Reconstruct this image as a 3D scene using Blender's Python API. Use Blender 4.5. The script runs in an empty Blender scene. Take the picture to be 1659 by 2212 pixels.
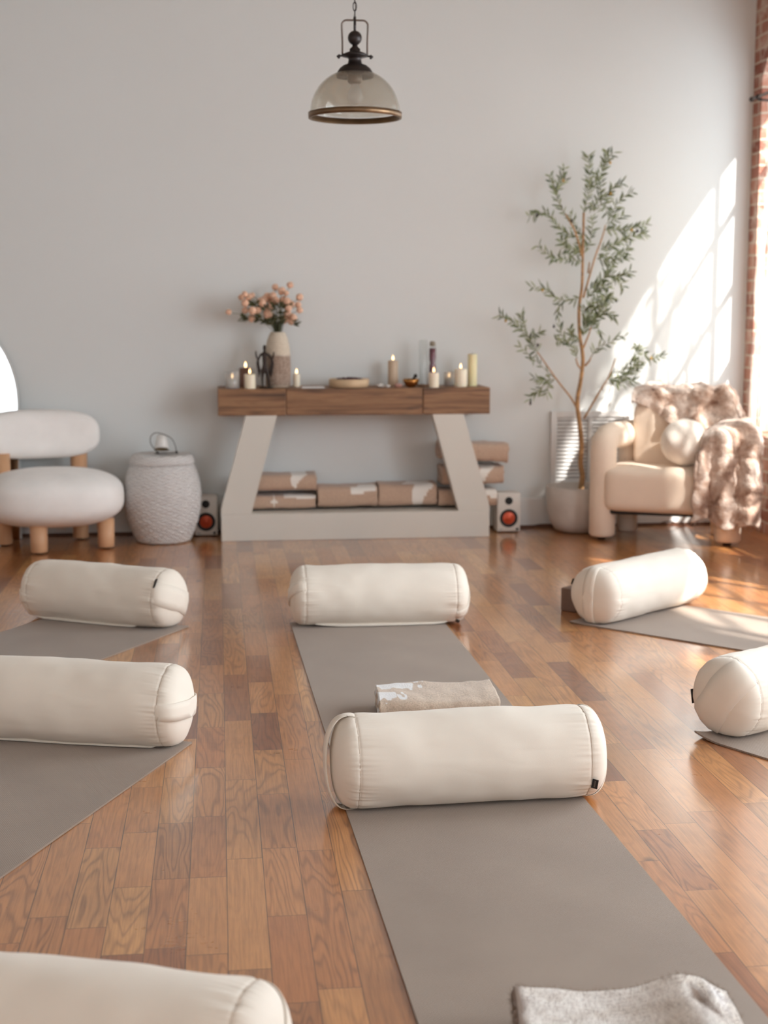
import bpy, bmesh, math, random
from mathutils import Vector, Matrix, noise, Euler
PI = math.pi
random.seed(7)
SC = bpy.context.scene
COL = SC.collection

# ------------------------------------------------------------------ camera (50 mm lens on a 24x36 upright frame)
FPX, CAMZ = 3072.0, 1.25
PITCH = math.atan((1106 - 675) / FPX)
YAW = math.atan(359 * math.cos(PITCH) / FPX)
fw = Vector((math.sin(YAW) * math.cos(PITCH), math.cos(YAW) * math.cos(PITCH), -math.sin(PITCH)))
rt = Vector((math.cos(YAW), -math.sin(YAW), 0))
up = rt.cross(fw)
cd = bpy.data.cameras.new('camera'); cam = bpy.data.objects.new('camera', cd); COL.objects.link(cam)
cd.sensor_fit = 'VERTICAL'; cd.sensor_height = 36.0; cd.sensor_width = 24.0
cd.lens = 36.0 * FPX / 2212.0
M3 = Matrix((rt, up, -fw)).transposed()
cam.matrix_world = Matrix.Translation((0, 0, CAMZ)) @ M3.to_4x4()
cd.dof.use_dof = True; cd.dof.focus_distance = 3.75; cd.dof.aperture_fstop = 3.4
cd.clip_start = 0.05
SC.camera = cam

def at(px, py, Y):
    """the point at depth Y (distance towards the far wall) seen at this place of the photograph"""
    d = fw + rt * ((px - 829.5) / FPX) + up * ((1106 - py) / FPX)
    t = Y / d.y
    return Vector((d.x * t, Y, CAMZ + d.z * t))

# ------------------------------------------------------------------ materials
def srgb(r, g, b):
    f = lambda c: (c / 255 / 12.92) if c / 255 <= 0.04045 else ((c / 255 + 0.055) / 1.055) ** 2.4
    return (f(r), f(g), f(b), 1)

class NT:
    def __init__(s, name):
        s.m = bpy.data.materials.new(name); s.m.use_nodes = True
        s.t = s.m.node_tree; s.t.nodes.clear()
        s.out = s.t.nodes.new('ShaderNodeOutputMaterial')
    def n(s, typ, **kw):
        nd = s.t.nodes.new(typ)
        for k, v in kw.items(): setattr(nd, k, v)
        return nd
    def l(s, a, b): s.t.links.new(a, b)
    def math(s, op, a, b=None, c=None):
        nd = s.n('ShaderNodeMath', operation=op)
        for i, v in enumerate((a, b, c)):
            if v is None: continue
            if isinstance(v, (int, float)): nd.inputs[i].default_value = v
            else: s.l(v, nd.inputs[i])
        return nd.outputs[0]
    def mix(s, fac, a, b, blend='MIX'):
        nd = s.n('ShaderNodeMix', data_type='RGBA', blend_type=blend)
        for i, v in ((0, fac), (6, a), (7, b)):
            if isinstance(v, (int, float, tuple)): nd.inputs[i].default_value = v
            else: s.l(v, nd.inputs[i])
        return nd.outputs[2]
    def ramp(s, fac, stops):
        nd = s.n('ShaderNodeValToRGB')
        el = nd.color_ramp.elements
        while len(el) < len(stops): el.new(0.5)
        for e, (p, c) in zip(el, stops): e.position = p; e.color = c
        s.l(fac, nd.inputs[0]); return nd.outputs[0]
    def coord(s, which='Object', scale=(1, 1, 1)):
        tc = s.n('ShaderNodeTexCoord'); mp = s.n('ShaderNodeMapping')
        mp.inputs['Scale'].default_value = scale
        s.l(tc.outputs[which], mp.inputs['Vector']); return mp.outputs[0]
    def noise(s, vec, scale, detail=3, rough=0.5, dist=0.0):
        nd = s.n('ShaderNodeTexNoise'); nd.inputs['Scale'].default_value = scale
        nd.inputs['Detail'].default_value = detail; nd.inputs['Roughness'].default_value = rough
        nd.inputs['Distortion'].default_value = dist
        s.l(vec, nd.inputs['Vector']); return nd.outputs[0]
    def bump(s, h, strength, dist=0.01, normal=None):
        nd = s.n('ShaderNodeBump'); nd.inputs['Strength'].default_value = strength
        nd.inputs['Distance'].default_value = dist; s.l(h, nd.inputs['Height'])
        if normal is not None: s.l(normal, nd.inputs['Normal'])
        return nd.outputs[0]
    def bsdf(s, color, rough=0.6, normal=None, **kw):
        b = s.n('ShaderNodeBsdfPrincipled')
        for k, v in (('Base Color', color), ('Roughness', rough)):
            if isinstance(v, (int, float, tuple)): b.inputs[k].default_value = v
            else: s.l(v, b.inputs[k])
        if normal is not None: s.l(normal, b.inputs['Normal'])
        for k, v in kw.items():
            k = k.replace('_', ' ')
            if isinstance(v, (int, float, tuple)): b.inputs[k].default_value = v
            else: s.l(v, b.inputs[k])
        return b
    def done(s, shader):
        s.l(shader.outputs[0] if hasattr(shader, 'outputs') else shader, s.out.inputs[0]); return s.m

def simple(name, color, rough=0.6, nscale=30, amt=0.12, bump=0.15, bdist=0.003, **kw):
    t = NT(name); v = t.coord()
    f = t.noise(v, nscale, 4)
    dark = tuple(c * (1 - amt) for c in color[:3]) + (1,)
    lite = tuple(min(1, c * (1 + amt)) for c in color[:3]) + (1,)
    c = t.ramp(f, [(0.3, dark), (0.7, lite)])
    return t.done(t.bsdf(c, rough, t.bump(f, bump, bdist), **kw))

def fabric(name, color, weave=900, amt=0.06, big=6, rough=0.9, bump=0.25):
    t = NT(name); v = t.coord()
    big_n = t.noise(v, big, 3); fine = t.noise(v, weave, 2)
    dark = tuple(c * (1 - amt) for c in color[:3]) + (1,); lite = tuple(min(1, c * (1 + amt)) for c in color[:3]) + (1,)
    c = t.ramp(big_n, [(0.3, dark), (0.7, lite)])
    return t.done(t.bsdf(c, rough, t.bump(fine, bump, 0.0008), Sheen_Weight=0.15, Sheen_Roughness=0.5))

def mat_floor():
    t = NT('old_oak_strip_floor'); tc = t.n('ShaderNodeTexCoord'); sp = t.n('ShaderNodeSeparateXYZ')
    t.l(tc.outputs['Object'], sp.inputs[0]); X, Y = sp.outputs[0], sp.outputs[1]
    w = 0.0826
    u = t.math('DIVIDE', X, w); ix = t.math('FLOOR', u); fx = t.math('FRACT', u)
    wn = t.n('ShaderNodeTexWhiteNoise', noise_dimensions='1D'); t.l(ix, wn.inputs['W'])
    L = t.math('MULTIPLY_ADD', wn.outputs['Value'], 0.42, 0.32)
    wn2 = t.n('ShaderNodeTexWhiteNoise', noise_dimensions='1D'); t.l(t.math('ADD', ix, 71.3), wn2.inputs['W'])
    v = t.math('DIVIDE', t.math('ADD', Y, t.math('MULTIPLY', wn2.outputs['Value'], 5.0)), L)
    iy = t.math('FLOOR', v); fy = t.math('FRACT', v)
    cell = t.n('ShaderNodeCombineXYZ'); t.l(ix, cell.inputs[0]); t.l(iy, cell.inputs[1])
    wc = t.n('ShaderNodeTexWhiteNoise', noise_dimensions='3D'); t.l(cell.outputs[0], wc.inputs['Vector'])
    rnd = wc.outputs['Value']
    rsep = t.n('ShaderNodeSeparateColor'); t.l(wc.outputs['Color'], rsep.inputs[0])
    # board colour
    base = t.ramp(rnd, [(0.0, srgb(136, 78, 44)), (0.12, srgb(186, 120, 68)), (0.4, srgb(206, 144, 86)), (0.62, srgb(184, 120, 68)), (0.86, srgb(216, 158, 96)), (1.0, srgb(152, 92, 52))])
    # grain vectors: stretched along the board, moved from board to board
    gx = t.math('MULTIPLY_ADD', rsep.outputs[0], 37.0, X); gy = t.math('MULTIPLY_ADD', rsep.outputs[1], 53.0, Y)
    gv = t.n('ShaderNodeCombineXYZ'); t.l(gx, gv.inputs[0]); t.l(gy, gv.inputs[1]); t.l(rnd, gv.inputs[2])
    def scaled(sx, sy):
        m = t.n('ShaderNodeMapping'); m.inputs['Scale'].default_value = (sx, sy, 1); t.l(gv.outputs[0], m.inputs[0]); return m.outputs[0]
    field = t.noise(scaled(13, 1.5), 1.0, 2, 0.45, 0.3)
    rings = t.math('SINE', t.math('MULTIPLY', field, 84.0))
    rings = t.math('MULTIPLY_ADD', rings, 0.5, 0.5)
    rp = t.math('POWER', rings, 3.0)
    amt = t.math('MULTIPLY', rp, t.math('MULTIPLY_ADD', rsep.outputs[2], 0.6, 0.08))
    fine = t.noise(scaled(230, 7), 1.0, 4, 0.65)
    fs = t.ramp(fine, [(0.35, (0.58, 0.54, 0.50, 1)), (0.6, (1, 1, 1, 1))])
    c = t.mix(amt, base, t.mix(1.0, base, (0.42, 0.36, 0.33, 1), 'MULTIPLY'))
    c = t.mix(0.62, c, t.mix(1.0, c, fs, 'MULTIPLY'))
    # stains and greyed patches
    big = t.noise(tc.outputs['Object'], 2.3, 4, 0.6)
    st = t.ramp(big, [(0.54, (0, 0, 0, 1)), (0.74, (1, 1, 1, 1))])
    c = t.mix(t.math('MULTIPLY', st, 0.5), c, t.mix(1.0, c, (0.55, 0.47, 0.45, 1), 'MULTIPLY'))
    kn = t.n('ShaderNodeTexVoronoi', feature='F1'); kn.inputs['Scale'].default_value = 1.0; t.l(scaled(3.2, 1.7), kn.inputs['Vector'])
    kd = t.ramp(kn.outputs['Distance'], [(0.025, (1, 1, 1, 1)), (0.06, (0, 0, 0, 1))])
    c = t.mix(t.math('MULTIPLY', kd, 0.75), c, srgb(70, 38, 25))
    # joints
    ex = t.math('MULTIPLY', t.math('MINIMUM', fx, t.math('SUBTRACT', 1.0, fx)), w)
    ey = t.math('MULTIPLY', t.math('MINIMUM', fy, t.math('SUBTRACT', 1.0, fy)), L)
    e = t.math('MINIMUM', ex, ey)
    jn = t.math('MULTIPLY_ADD', t.noise(tc.outputs['Object'], 4.0, 2), 0.0019, 0.0)
    gap = t.math('LESS_THAN', e, jn)
    c = t.mix(t.math('MULTIPLY', gap, 0.8), c, srgb(52, 32, 22))
    worn = t.noise(tc.outputs['Object'], 3.1, 5, 0.65)
    scr = t.noise(scaled(14, 40), 1.0, 5, 0.75)
    rough = t.math('ADD', t.math('MULTIPLY_ADD', worn, 0.16, 0.17), t.math('MULTIPLY', scr, 0.12))
    h = t.math('SUBTRACT', t.math('MULTIPLY', t.noise(scaled(12, 1.5), 1.0, 2), 1.0), t.math('MULTIPLY', gap, 0.5))
    h = t.math('ADD', h, t.math('MULTIPLY', scr, 0.15))
    h = t.math('ADD', h, t.math('MULTIPLY', rnd, 0.4))
    nrm = t.bump(h, 0.18, 0.003)
    return t.done(t.bsdf(c, rough, nrm, Specular_IOR_Level=0.7, Coat_Weight=0.9, Coat_Roughness=0.14, Coat_IOR=1.54))

def mat_wall():
    t = NT('white_wall_paint'); v = t.coord()
    a = t.noise(v, 0.6, 3); b = t.noise(v, 90, 3)
    c = t.ramp(a, [(0.3, (0.685, 0.70, 0.69, 1)), (0.7, (0.70, 0.72, 0.715, 1))])
    return t.done(t.bsdf(c, 0.75, t.bump(b, 0.08, 0.002)))

def mat_brick():
    t = NT('old_red_brick'); tc = t.n('ShaderNodeTexCoord'); sp = t.n('ShaderNodeSeparateXYZ'); t.l(tc.outputs['Object'], sp.inputs[0])
    cv = t.n('ShaderNodeCombineXYZ'); t.l(t.math('ADD', sp.outputs[1], sp.outputs[0]), cv.inputs[0]); t.l(sp.outputs[2], cv.inputs[1])
    nz = t.n('ShaderNodeTexNoise'); nz.inputs['Scale'].default_value = 14; t.l(tc.outputs['Object'], nz.inputs['Vector'])
    vv = t.n('ShaderNodeVectorMath', operation='MULTIPLY_ADD'); t.l(nz.outputs['Color'], vv.inputs[0]); vv.inputs[1].default_value = (0.012, 0.012, 0); t.l(cv.outputs[0], vv.inputs[2])
    br = t.n('ShaderNodeTexBrick'); t.l(vv.outputs[0], br.inputs['Vector'])
    br.inputs['Scale'].default_value = 1.0; br.inputs['Brick Width'].default_value = 0.21; br.inputs['Row Height'].default_value = 0.072
    br.inputs['Mortar Size'].default_value = 0.007; br.inputs['Mortar Smooth'].default_value = 0.3
    br.inputs['Color1'].default_value = srgb(142, 84, 68); br.inputs['Color2'].default_value = srgb(184, 132, 112); br.inputs['Mortar'].default_value = srgb(196, 178, 160)
    w = t.noise(tc.outputs['Object'], 9, 5, 0.7)
    c = t.mix(t.ramp(w, [(0.48, (0, 0, 0, 1)), (0.7, (1, 1, 1, 1))]), br.outputs['Color'], srgb(206, 184, 168))
    h = t.math('ADD', t.math('MULTIPLY', br.outputs['Fac'], -1.0), t.noise(tc.outputs['Object'], 60, 4))
    return t.done(t.bsdf(c, 0.9, t.bump(h, 0.6, 0.006)))

def mat_mat():
    t = NT('taupe_yoga_mat'); v = t.coord(); sp = t.n('ShaderNodeSeparateXYZ'); t.l(v, sp.inputs[0])
    k = 2 * PI / 0.0062
    g = t.math('MULTIPLY', t.math('SINE', t.math('MULTIPLY', sp.outputs[0], k)), t.math('SINE', t.math('MULTIPLY', sp.outputs[1], k)))
    f = t.noise(v, 3, 4)
    c = t.ramp(f, [(0.3, srgb(144, 127, 113)), (0.7, srgb(157, 140, 125))])
    c = t.mix(t.math('MULTIPLY_ADD', g, 0.24, 0.14), c, srgb(98, 84, 74))
    h = t.math('ADD', g, t.noise(v, 700, 2))
    return t.done(t.bsdf(c, 0.55, t.bump(h, 0.35, 0.0012), Sheen_Weight=0.15, Specular_IOR_Level=0.6))

def mat_walnut():
    t = NT('rustic_brown_wood'); v = t.coord('Object', (1.2, 9, 22)); 
    oi = t.n('ShaderNodeObjectInfo')
    vm = t.n('ShaderNodeVectorMath', operation='ADD'); t.l(v, vm.inputs[0])
    cb = t.n('ShaderNodeCombineXYZ'); t.l(t.math('MULTIPLY', oi.outputs['Random'], 40.0), cb.inputs[0]); t.l(cb.outputs[0], vm.inputs[1])
    a = t.noise(vm.outputs[0], 1.6, 5, 0.6, 0.8); b = t.noise(vm.outputs[0], 9, 4, 0.6)
    c = t.ramp(a, [(0.30, srgb(74, 50, 36)), (0.44, srgb(124, 88, 60)), (0.58, srgb(154, 114, 80)), (0.78, srgb(112, 78, 54))])
    c = t.mix(0.35, c, t.mix(1.0, c, t.ramp(b, [(0.3, (0.5, 0.5, 0.5, 1)), (0.6, (1, 1, 1, 1))]), 'MULTIPLY'))
    return t.done(t.bsdf(c, 0.55, t.bump(b, 0.2, 0.003)))

def mat_glass(name, tint=(1, 1, 1, 1), body=0.12, bodycol=(0.8, 0.8, 0.78, 1), gloss=0.12):
    t = NT(name)
    tr = t.n('ShaderNodeBsdfTransparent'); tr.inputs[0].default_value = tint
    gl = t.n('ShaderNodeBsdfGlossy'); gl.inputs['Roughness'].default_value = 0.06
    df = t.n('ShaderNodeBsdfTranslucent'); df.inputs[0].default_value = bodycol
    d2 = t.n('ShaderNodeBsdfDiffuse'); d2.inputs[0].default_value = bodycol
    lw = t.n('ShaderNodeLayerWeight'); lw.inputs[0].default_value = 0.5
    fr = t.math('POWER', lw.outputs['Facing'], 3.5)
    m0 = t.n('ShaderNodeMixShader'); m0.inputs[0].default_value = 0.5; t.l(df.outputs[0], m0.inputs[1]); t.l(d2.outputs[0], m0.inputs[2])
    m1 = t.n('ShaderNodeMixShader'); m1.inputs[0].default_value = body; t.l(tr.outputs[0], m1.inputs[1]); t.l(m0.outputs[0], m1.inputs[2])
    m2 = t.n('ShaderNodeMixShader'); t.l(t.math('MULTIPLY_ADD', fr, 0.45, gloss * 0.3), m2.inputs[0]); t.l(m1.outputs[0], m2.inputs[1]); t.l(gl.outputs[0], m2.inputs[2])
    return t.done(m2)

def mat_sheer():
    t = NT('sheer_curtain_fabric'); tc = t.n('ShaderNodeTexCoord'); sp = t.n('ShaderNodeSeparateXYZ'); t.l(tc.outputs['Object'], sp.inputs[0])
    cv = t.n('ShaderNodeCombineXYZ'); t.l(sp.outputs[1], cv.inputs[0]); t.l(t.math('MULTIPLY', sp.outputs[2], 0.06), cv.inputs[1])
    nz = t.noise(cv.outputs[0], 24, 3, 0.6)
    f = t.ramp(nz, [(0.42, (0.94, 0.94, 0.94, 1)), (0.51, (0.66, 0.66, 0.66, 1)), (0.59, (0.04, 0.04, 0.04, 1))])
    tr = t.n('ShaderNodeBsdfTransparent')
    tl = t.n('ShaderNodeBsdfTranslucent'); tl.inputs[0].default_value = (0.92, 0.86, 0.78, 1)
    df = t.n('ShaderNodeBsdfDiffuse'); df.inputs[0].default_value = (0.9, 0.84, 0.76, 1)
    m0 = t.n('ShaderNodeMixShader'); m0.inputs[0].default_value = 0.45; t.l(tl.outputs[0], m0.inputs[1]); t.l(df.outputs[0], m0.inputs[2])
    m1 = t.n('ShaderNodeMixShader'); t.l(f, m1.inputs[0]); t.l(tr.outputs[0], m1.inputs[1]); t.l(m0.outputs[0], m1.inputs[2])
    return t.done(m1)

def mat_emit(name, col, strength):
    t = NT(name); e = t.n('ShaderNodeEmission'); e.inputs[0].default_value = col; e.inputs[1].default_value = strength
    return t.done(e)

def mat_pattern(name, base, white, weave=220, bump=0.5):
    """cloth whose white printed shapes are stored as a mesh attribute"""
    t = NT(name); v = t.coord(); at_ = t.n('ShaderNodeAttribute'); at_.attribute_name = 'pat'
    f = t.noise(v, weave, 3, 0.6); b = t.noise(v, 14, 3)
    dark = tuple(c * 0.74 for c in base[:3]) + (1,)
    c = t.mix(t.ramp(f, [(0.35, (0, 0, 0, 1)), (0.65, (1, 1, 1, 1))]), dark, base)
    c = t.mix(t.math('MULTIPLY', b, 0.2), c, dark)
    k = t.ramp(at_.outputs['Fac'], [(0.42, (0, 0, 0, 1)), (0.58, (1, 1, 1, 1))])
    c = t.mix(k, c, white)
    return t.done(t.bsdf(c, 0.95, t.bump(f, bump, 0.002), Sheen_Weight=0.2))

def mat_wicker():
    t = NT('white_woven_wicker'); tc = t.n('ShaderNodeTexCoord'); sp = t.n('ShaderNodeSeparateXYZ'); t.l(tc.outputs['Object'], sp.inputs[0])
    ang = t.math('ARCTAN2', sp.outputs[1], sp.outputs[0])
    n = t.noise(tc.outputs['Object'], 30, 3)
    rows = t.math('SINE', t.math('ADD', t.math('MULTIPLY', sp.outputs[2], 2 * PI / 0.016), t.math('MULTIPLY', t.math('SINE', t.math('MULTIPLY', ang, 30.0)), 1.4)))
    cols = t.math('SINE', t.math('MULTIPLY', ang, 44.0))
    h = t.math('ADD', t.math('MULTIPLY', rows, cols), t.math('MULTIPLY', n, 1.2))
    c = t.ramp(t.math('MULTIPLY_ADD', h, 0.36, 0.32), [(0.0, srgb(176, 171, 168)), (0.45, srgb(222, 219, 217)), (1.0, srgb(242, 240, 238))])
    return t.done(t.bsdf(c, 0.85, t.bump(h, 0.7, 0.006)))

def mat_concrete():
    return simple('pale_concrete', srgb(200, 192, 184), 0.7, 9, 0.12, 0.2, 0.004)

def mat_vase():
    t = NT('two_tone_stoneware'); tc = t.n('ShaderNodeTexCoord'); sp = t.n('ShaderNodeSeparateXYZ'); t.l(tc.outputs['Object'], sp.inputs[0])
    n = t.noise(tc.outputs['Object'], 90, 4, 0.7); n2 = t.noise(tc.outputs['Object'], 9, 2)
    edge = t.math('ADD', sp.outputs[2], t.math('MULTIPLY', t.math('SUBTRACT', n2, 0.5), 0.05))
    k = t.ramp(t.math('MULTIPLY_ADD', edge, 16.0, -2.3), [(0.40, (0, 0, 0, 1)), (0.60, (1, 1, 1, 1))])
    low = t.ramp(n, [(0.35, srgb(128, 106, 92)), (0.65, srgb(178, 158, 142))])
    hi = t.ramp(n, [(0.3, srgb(198, 184, 164)), (0.7, srgb(218, 206, 188))])
    rim = t.math('LESS_THAN', sp.outputs[2], 0.012)
    c = t.mix(k, low, hi); c = t.mix(rim, c, srgb(196, 180, 160))
    rg = t.math('SINE', t.math('MULTIPLY', sp.outputs[2], 620.0))
    return t.done(t.bsdf(c, 0.75, t.bump(t.math('ADD', n, t.math('MULTIPLY', rg, 0.6)), 0.3, 0.003)))

M = {}
M['floor'] = mat_floor(); M['wall'] = mat_wall(); M['brick'] = mat_brick(); M['mat'] = mat_mat()
M['walnut'] = mat_walnut(); M['wicker'] = mat_wicker(); M['concrete'] = mat_concrete(); M['vase'] = mat_vase()
M['paint'] = simple('satin_white_trim', (0.74, 0.73, 0.71, 1), 0.45, 3, 0.02, 0.05)
M['ceil'] = simple('warm_beige_ceiling', (0.40, 0.35, 0.29, 1), 0.8, 3, 0.05)
M['fp'] = simple('off_white_painted_mdf', srgb(212, 208, 199), 0.5, 2, 0.02, 0.05)
M['bolster'] = fabric('cream_cotton', srgb(229, 220, 207), 900, 0.03, 7)
M['seam'] = fabric('cream_seam_thread', srgb(190, 172, 154), 500, 0.03, 5)
M['tag'] = fabric('black_woven_tag', srgb(32, 28, 27), 800)
M['tagtext'] = simple('grey_tag_thread', srgb(120, 112, 104), 0.8)
M['boucle'] = fabric('white_boucle', srgb(240, 237, 234), 260, 0.04, 8, bump=0.7)
M['boucle2'] = fabric('cream_boucle', srgb(240, 222, 203), 260, 0.03, 8, bump=0.6)
M['ballfab'] = fabric('white_teddy_fabric', srgb(238, 230, 220), 160, 0.05, 20, bump=1.0)
M['lwood'] = simple('light_beech', srgb(206, 160, 122), 0.5, 6, 0.1, 0.1)
M['black'] = simple('black_rubber', srgb(20, 18, 18), 0.6)
M['bronze'] = simple('dark_bronze', srgb(48, 38, 34), 0.42, 20, 0.2, Metallic=0.6)
M['dkmetal'] = simple('aged_black_metal', srgb(40, 32, 30), 0.42, 20, 0.2, Metallic=0.4)
M['brass'] = simple('aged_brass', srgb(120, 96, 72), 0.38, 14, 0.25, Metallic=0.85)
M['pewter'] = simple('grey_brown_metal', srgb(112, 100, 92), 0.4, 20, 0.1, Metallic=0.6)
M['gold'] = simple('polished_brass', srgb(186, 132, 74), 0.2, 20, 0.1, 0.05, Metallic=0.95)
M['shade'] = mat_glass('smoky_ribbed_glass', (0.95, 0.94, 0.91, 1), 0.24, srgb(196, 190, 180), 0.1)
M['glass'] = mat_glass('clear_glass', (0.97, 0.98, 0.98, 1), 0.05)
M['frost'] = mat_glass('frosted_glass', (0.95, 0.96, 0.97, 1), 0.42, (0.86, 0.87, 0.88, 1))
M['pane'] = mat_glass('window_glass', (1, 1, 1, 1), 0.0, (1, 1, 1, 1), 0.0)
M['sheer'] = mat_sheer()
M['wax'] = simple('ivory_wax', srgb(238, 228, 206), 0.45, 8, 0.03, Subsurface_Weight=0.15)
M['waxy'] = simple('pale_yellow_wax', srgb(232, 222, 178), 0.45, 8, 0.03, Subsurface_Weight=0.15)
M['waxtan'] = simple('tan_wax', srgb(200, 176, 150), 0.5, 8, 0.05)
M['waxamber'] = simple('amber_brown_wax', srgb(122, 84, 68), 0.5, 8, 0.08)
M['flame'] = mat_emit('candle_flame', (1.0, 0.62, 0.30, 1), 4.5)
M['blanket'] = mat_pattern('tan_printed_blanket', srgb(202, 172, 150), srgb(232, 226, 218))
M['fblanket'] = mat_pattern('oatmeal_woven_blanket', srgb(208, 188, 168), srgb(226, 226, 226), 170, 0.9)
M['ply'] = simple('pale_birch', srgb(202, 176, 142), 0.55, 12, 0.1)
M['dried'] = simple('dried_purple_petals', srgb(78, 48, 56), 0.8, 60, 0.4)
M['plum'] = simple('dark_plum_glass', srgb(96, 30, 52), 0.25, 20, 0.2)
M['cork'] = simple('grey_stopper', srgb(150, 140, 124), 0.6)
M['stonew'] = simple('white_quartz', srgb(214, 208, 202), 0.5, 30, 0.08)
M['stonep'] = simple('rose_stone', srgb(170, 128, 116), 0.5, 30, 0.15)
M['bark'] = simple('brown_bark', srgb(172, 132, 90), 0.75, 40, 0.35, 0.6)
M['twig'] = simple('green_twig', srgb(128, 128, 96), 0.7, 40, 0.15)
M['olive'] = simple('ripe_olive', srgb(44, 34, 38), 0.3)
M['oliveg'] = simple('golden_olive', srgb(182, 142, 56), 0.35)
M['soil'] = simple('dark_moss', srgb(84, 70, 54), 0.9, 60, 0.3, 0.8)
M['spk'] = simple('white_speaker_case', srgb(214, 208, 200), 0.4, 5, 0.02)
M['copper'] = simple('copper_cone', srgb(206, 84, 52), 0.35, 10, 0.08, Metallic=0.25)
M['ventm'] = simple('white_metal_grille', srgb(216, 214, 212), 0.45, 5, 0.02)
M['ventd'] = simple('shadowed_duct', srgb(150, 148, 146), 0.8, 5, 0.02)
M['block'] = simple('taupe_foam', srgb(118, 96, 84), 0.8, 60, 0.06)
M['peach'] = simple('peach_petals', srgb(236, 192, 164), 0.8, 90, 0.12, 0.5)
M['flowstem'] = simple('olive_stem', srgb(92, 96, 62), 0.7, 30, 0.15)
M['cable'] = simple('brown_cable', srgb(96, 62, 44), 0.6)
M['wire'] = simple('grey_wire', srgb(84, 78, 74), 0.45, Metallic=0.5)
M['cupw'] = simple('white_enamel', srgb(226, 224, 220), 0.35, 5, 0.02)
M['cupin'] = simple('brass_inside', srgb(150, 128, 96), 0.4, 5, 0.05)

def mat_leaf(name, a, b):
    t = NT(name); at_ = t.n('ShaderNodeAttribute'); at_.attribute_name = 'pat'
    c = t.mix(at_.outputs['Fac'], a, b)
    pr = t.bsdf(c, 0.5); tl = t.n('ShaderNodeBsdfTranslucent'); t.l(c, tl.inputs[0])
    m = t.n('ShaderNodeMixShader'); m.inputs[0].default_value = 0.3; t.l(pr.outputs[0], m.inputs[1]); t.l(tl.outputs[0], m.inputs[2])
    return t.done(m)
M['leaf'] = mat_leaf('olive_leaf', srgb(76, 88, 58), srgb(156, 164, 126))
M['fleaf'] = mat_leaf('bouquet_leaf', srgb(56, 62, 44), srgb(104, 106, 70))

def mat_fur():
    t = NT('brown_tipped_fur'); v = t.coord()
    a = t.noise(v, 9, 4, 0.6, 0.6); b = t.noise(v, 70, 3, 0.7)
    c = t.ramp(a, [(0.32, srgb(146, 112, 94)), (0.46, srgb(196, 168, 150)), (0.60, srgb(232, 216, 204)), (0.75, srgb(176, 144, 126))])
    c = t.mix(0.4, c, t.mix(1.0, c, t.ramp(b, [(0.3, (0.55, 0.5, 0.48, 1)), (0.65, (1, 1, 1, 1))]), 'MULTIPLY'))
    return t.done(t.bsdf(c, 0.9, t.bump(b, 0.9, 0.01), Sheen_Weight=0.4))
M['fur'] = mat_fur()

def mat_plush():
    t = NT('mottled_grey_plush'); v = t.coord(); at_ = t.n('ShaderNodeAttribute'); at_.attribute_name = 'pat'
    a = t.noise(v, 16, 4, 0.6); b = t.noise(v, 260, 3, 0.7)
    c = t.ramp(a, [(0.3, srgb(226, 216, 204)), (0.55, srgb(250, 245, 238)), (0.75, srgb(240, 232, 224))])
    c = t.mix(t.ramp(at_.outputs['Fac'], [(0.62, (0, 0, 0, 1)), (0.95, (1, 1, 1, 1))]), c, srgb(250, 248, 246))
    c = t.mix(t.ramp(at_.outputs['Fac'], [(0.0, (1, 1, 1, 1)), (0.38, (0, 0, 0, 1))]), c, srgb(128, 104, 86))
    return t.done(t.bsdf(c, 0.95, t.bump(b, 0.8, 0.004), Sheen_Weight=0.3))
M['plush'] = mat_plush()

# ------------------------------------------------------------------ helpers
def obj(name, bm, mat, parent=None, smooth=True, recalc=True):
    if recalc: bmesh.ops.recalc_face_normals(bm, faces=bm.faces)
    me = bpy.data.meshes.new(name); bm.to_mesh(me); bm.free()
    if smooth:
        for p in me.polygons: p.use_smooth = True
    o = bpy.data.objects.new(name, me); COL.objects.link(o)
    if mat is not None: me.materials.append(M[mat] if isinstance(mat, str) else mat)
    if parent is not None: o.parent = parent
    return o
def tag(o, label, cat, group=None):
    o['label'] = label; o['category'] = cat
    if group: o['group'] = group
    return o
def thing(name, label, cat, loc=(0, 0, 0), rotz=0, group=None):
    o = bpy.data.objects.new(name, None); COL.objects.link(o)
    o.location = loc; o.rotation_euler = (0, 0, rotz); o.empty_display_size = 0.1
    return tag(o, label, cat, group)
def struct(o): o['kind'] = 'structure'; return o

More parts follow.
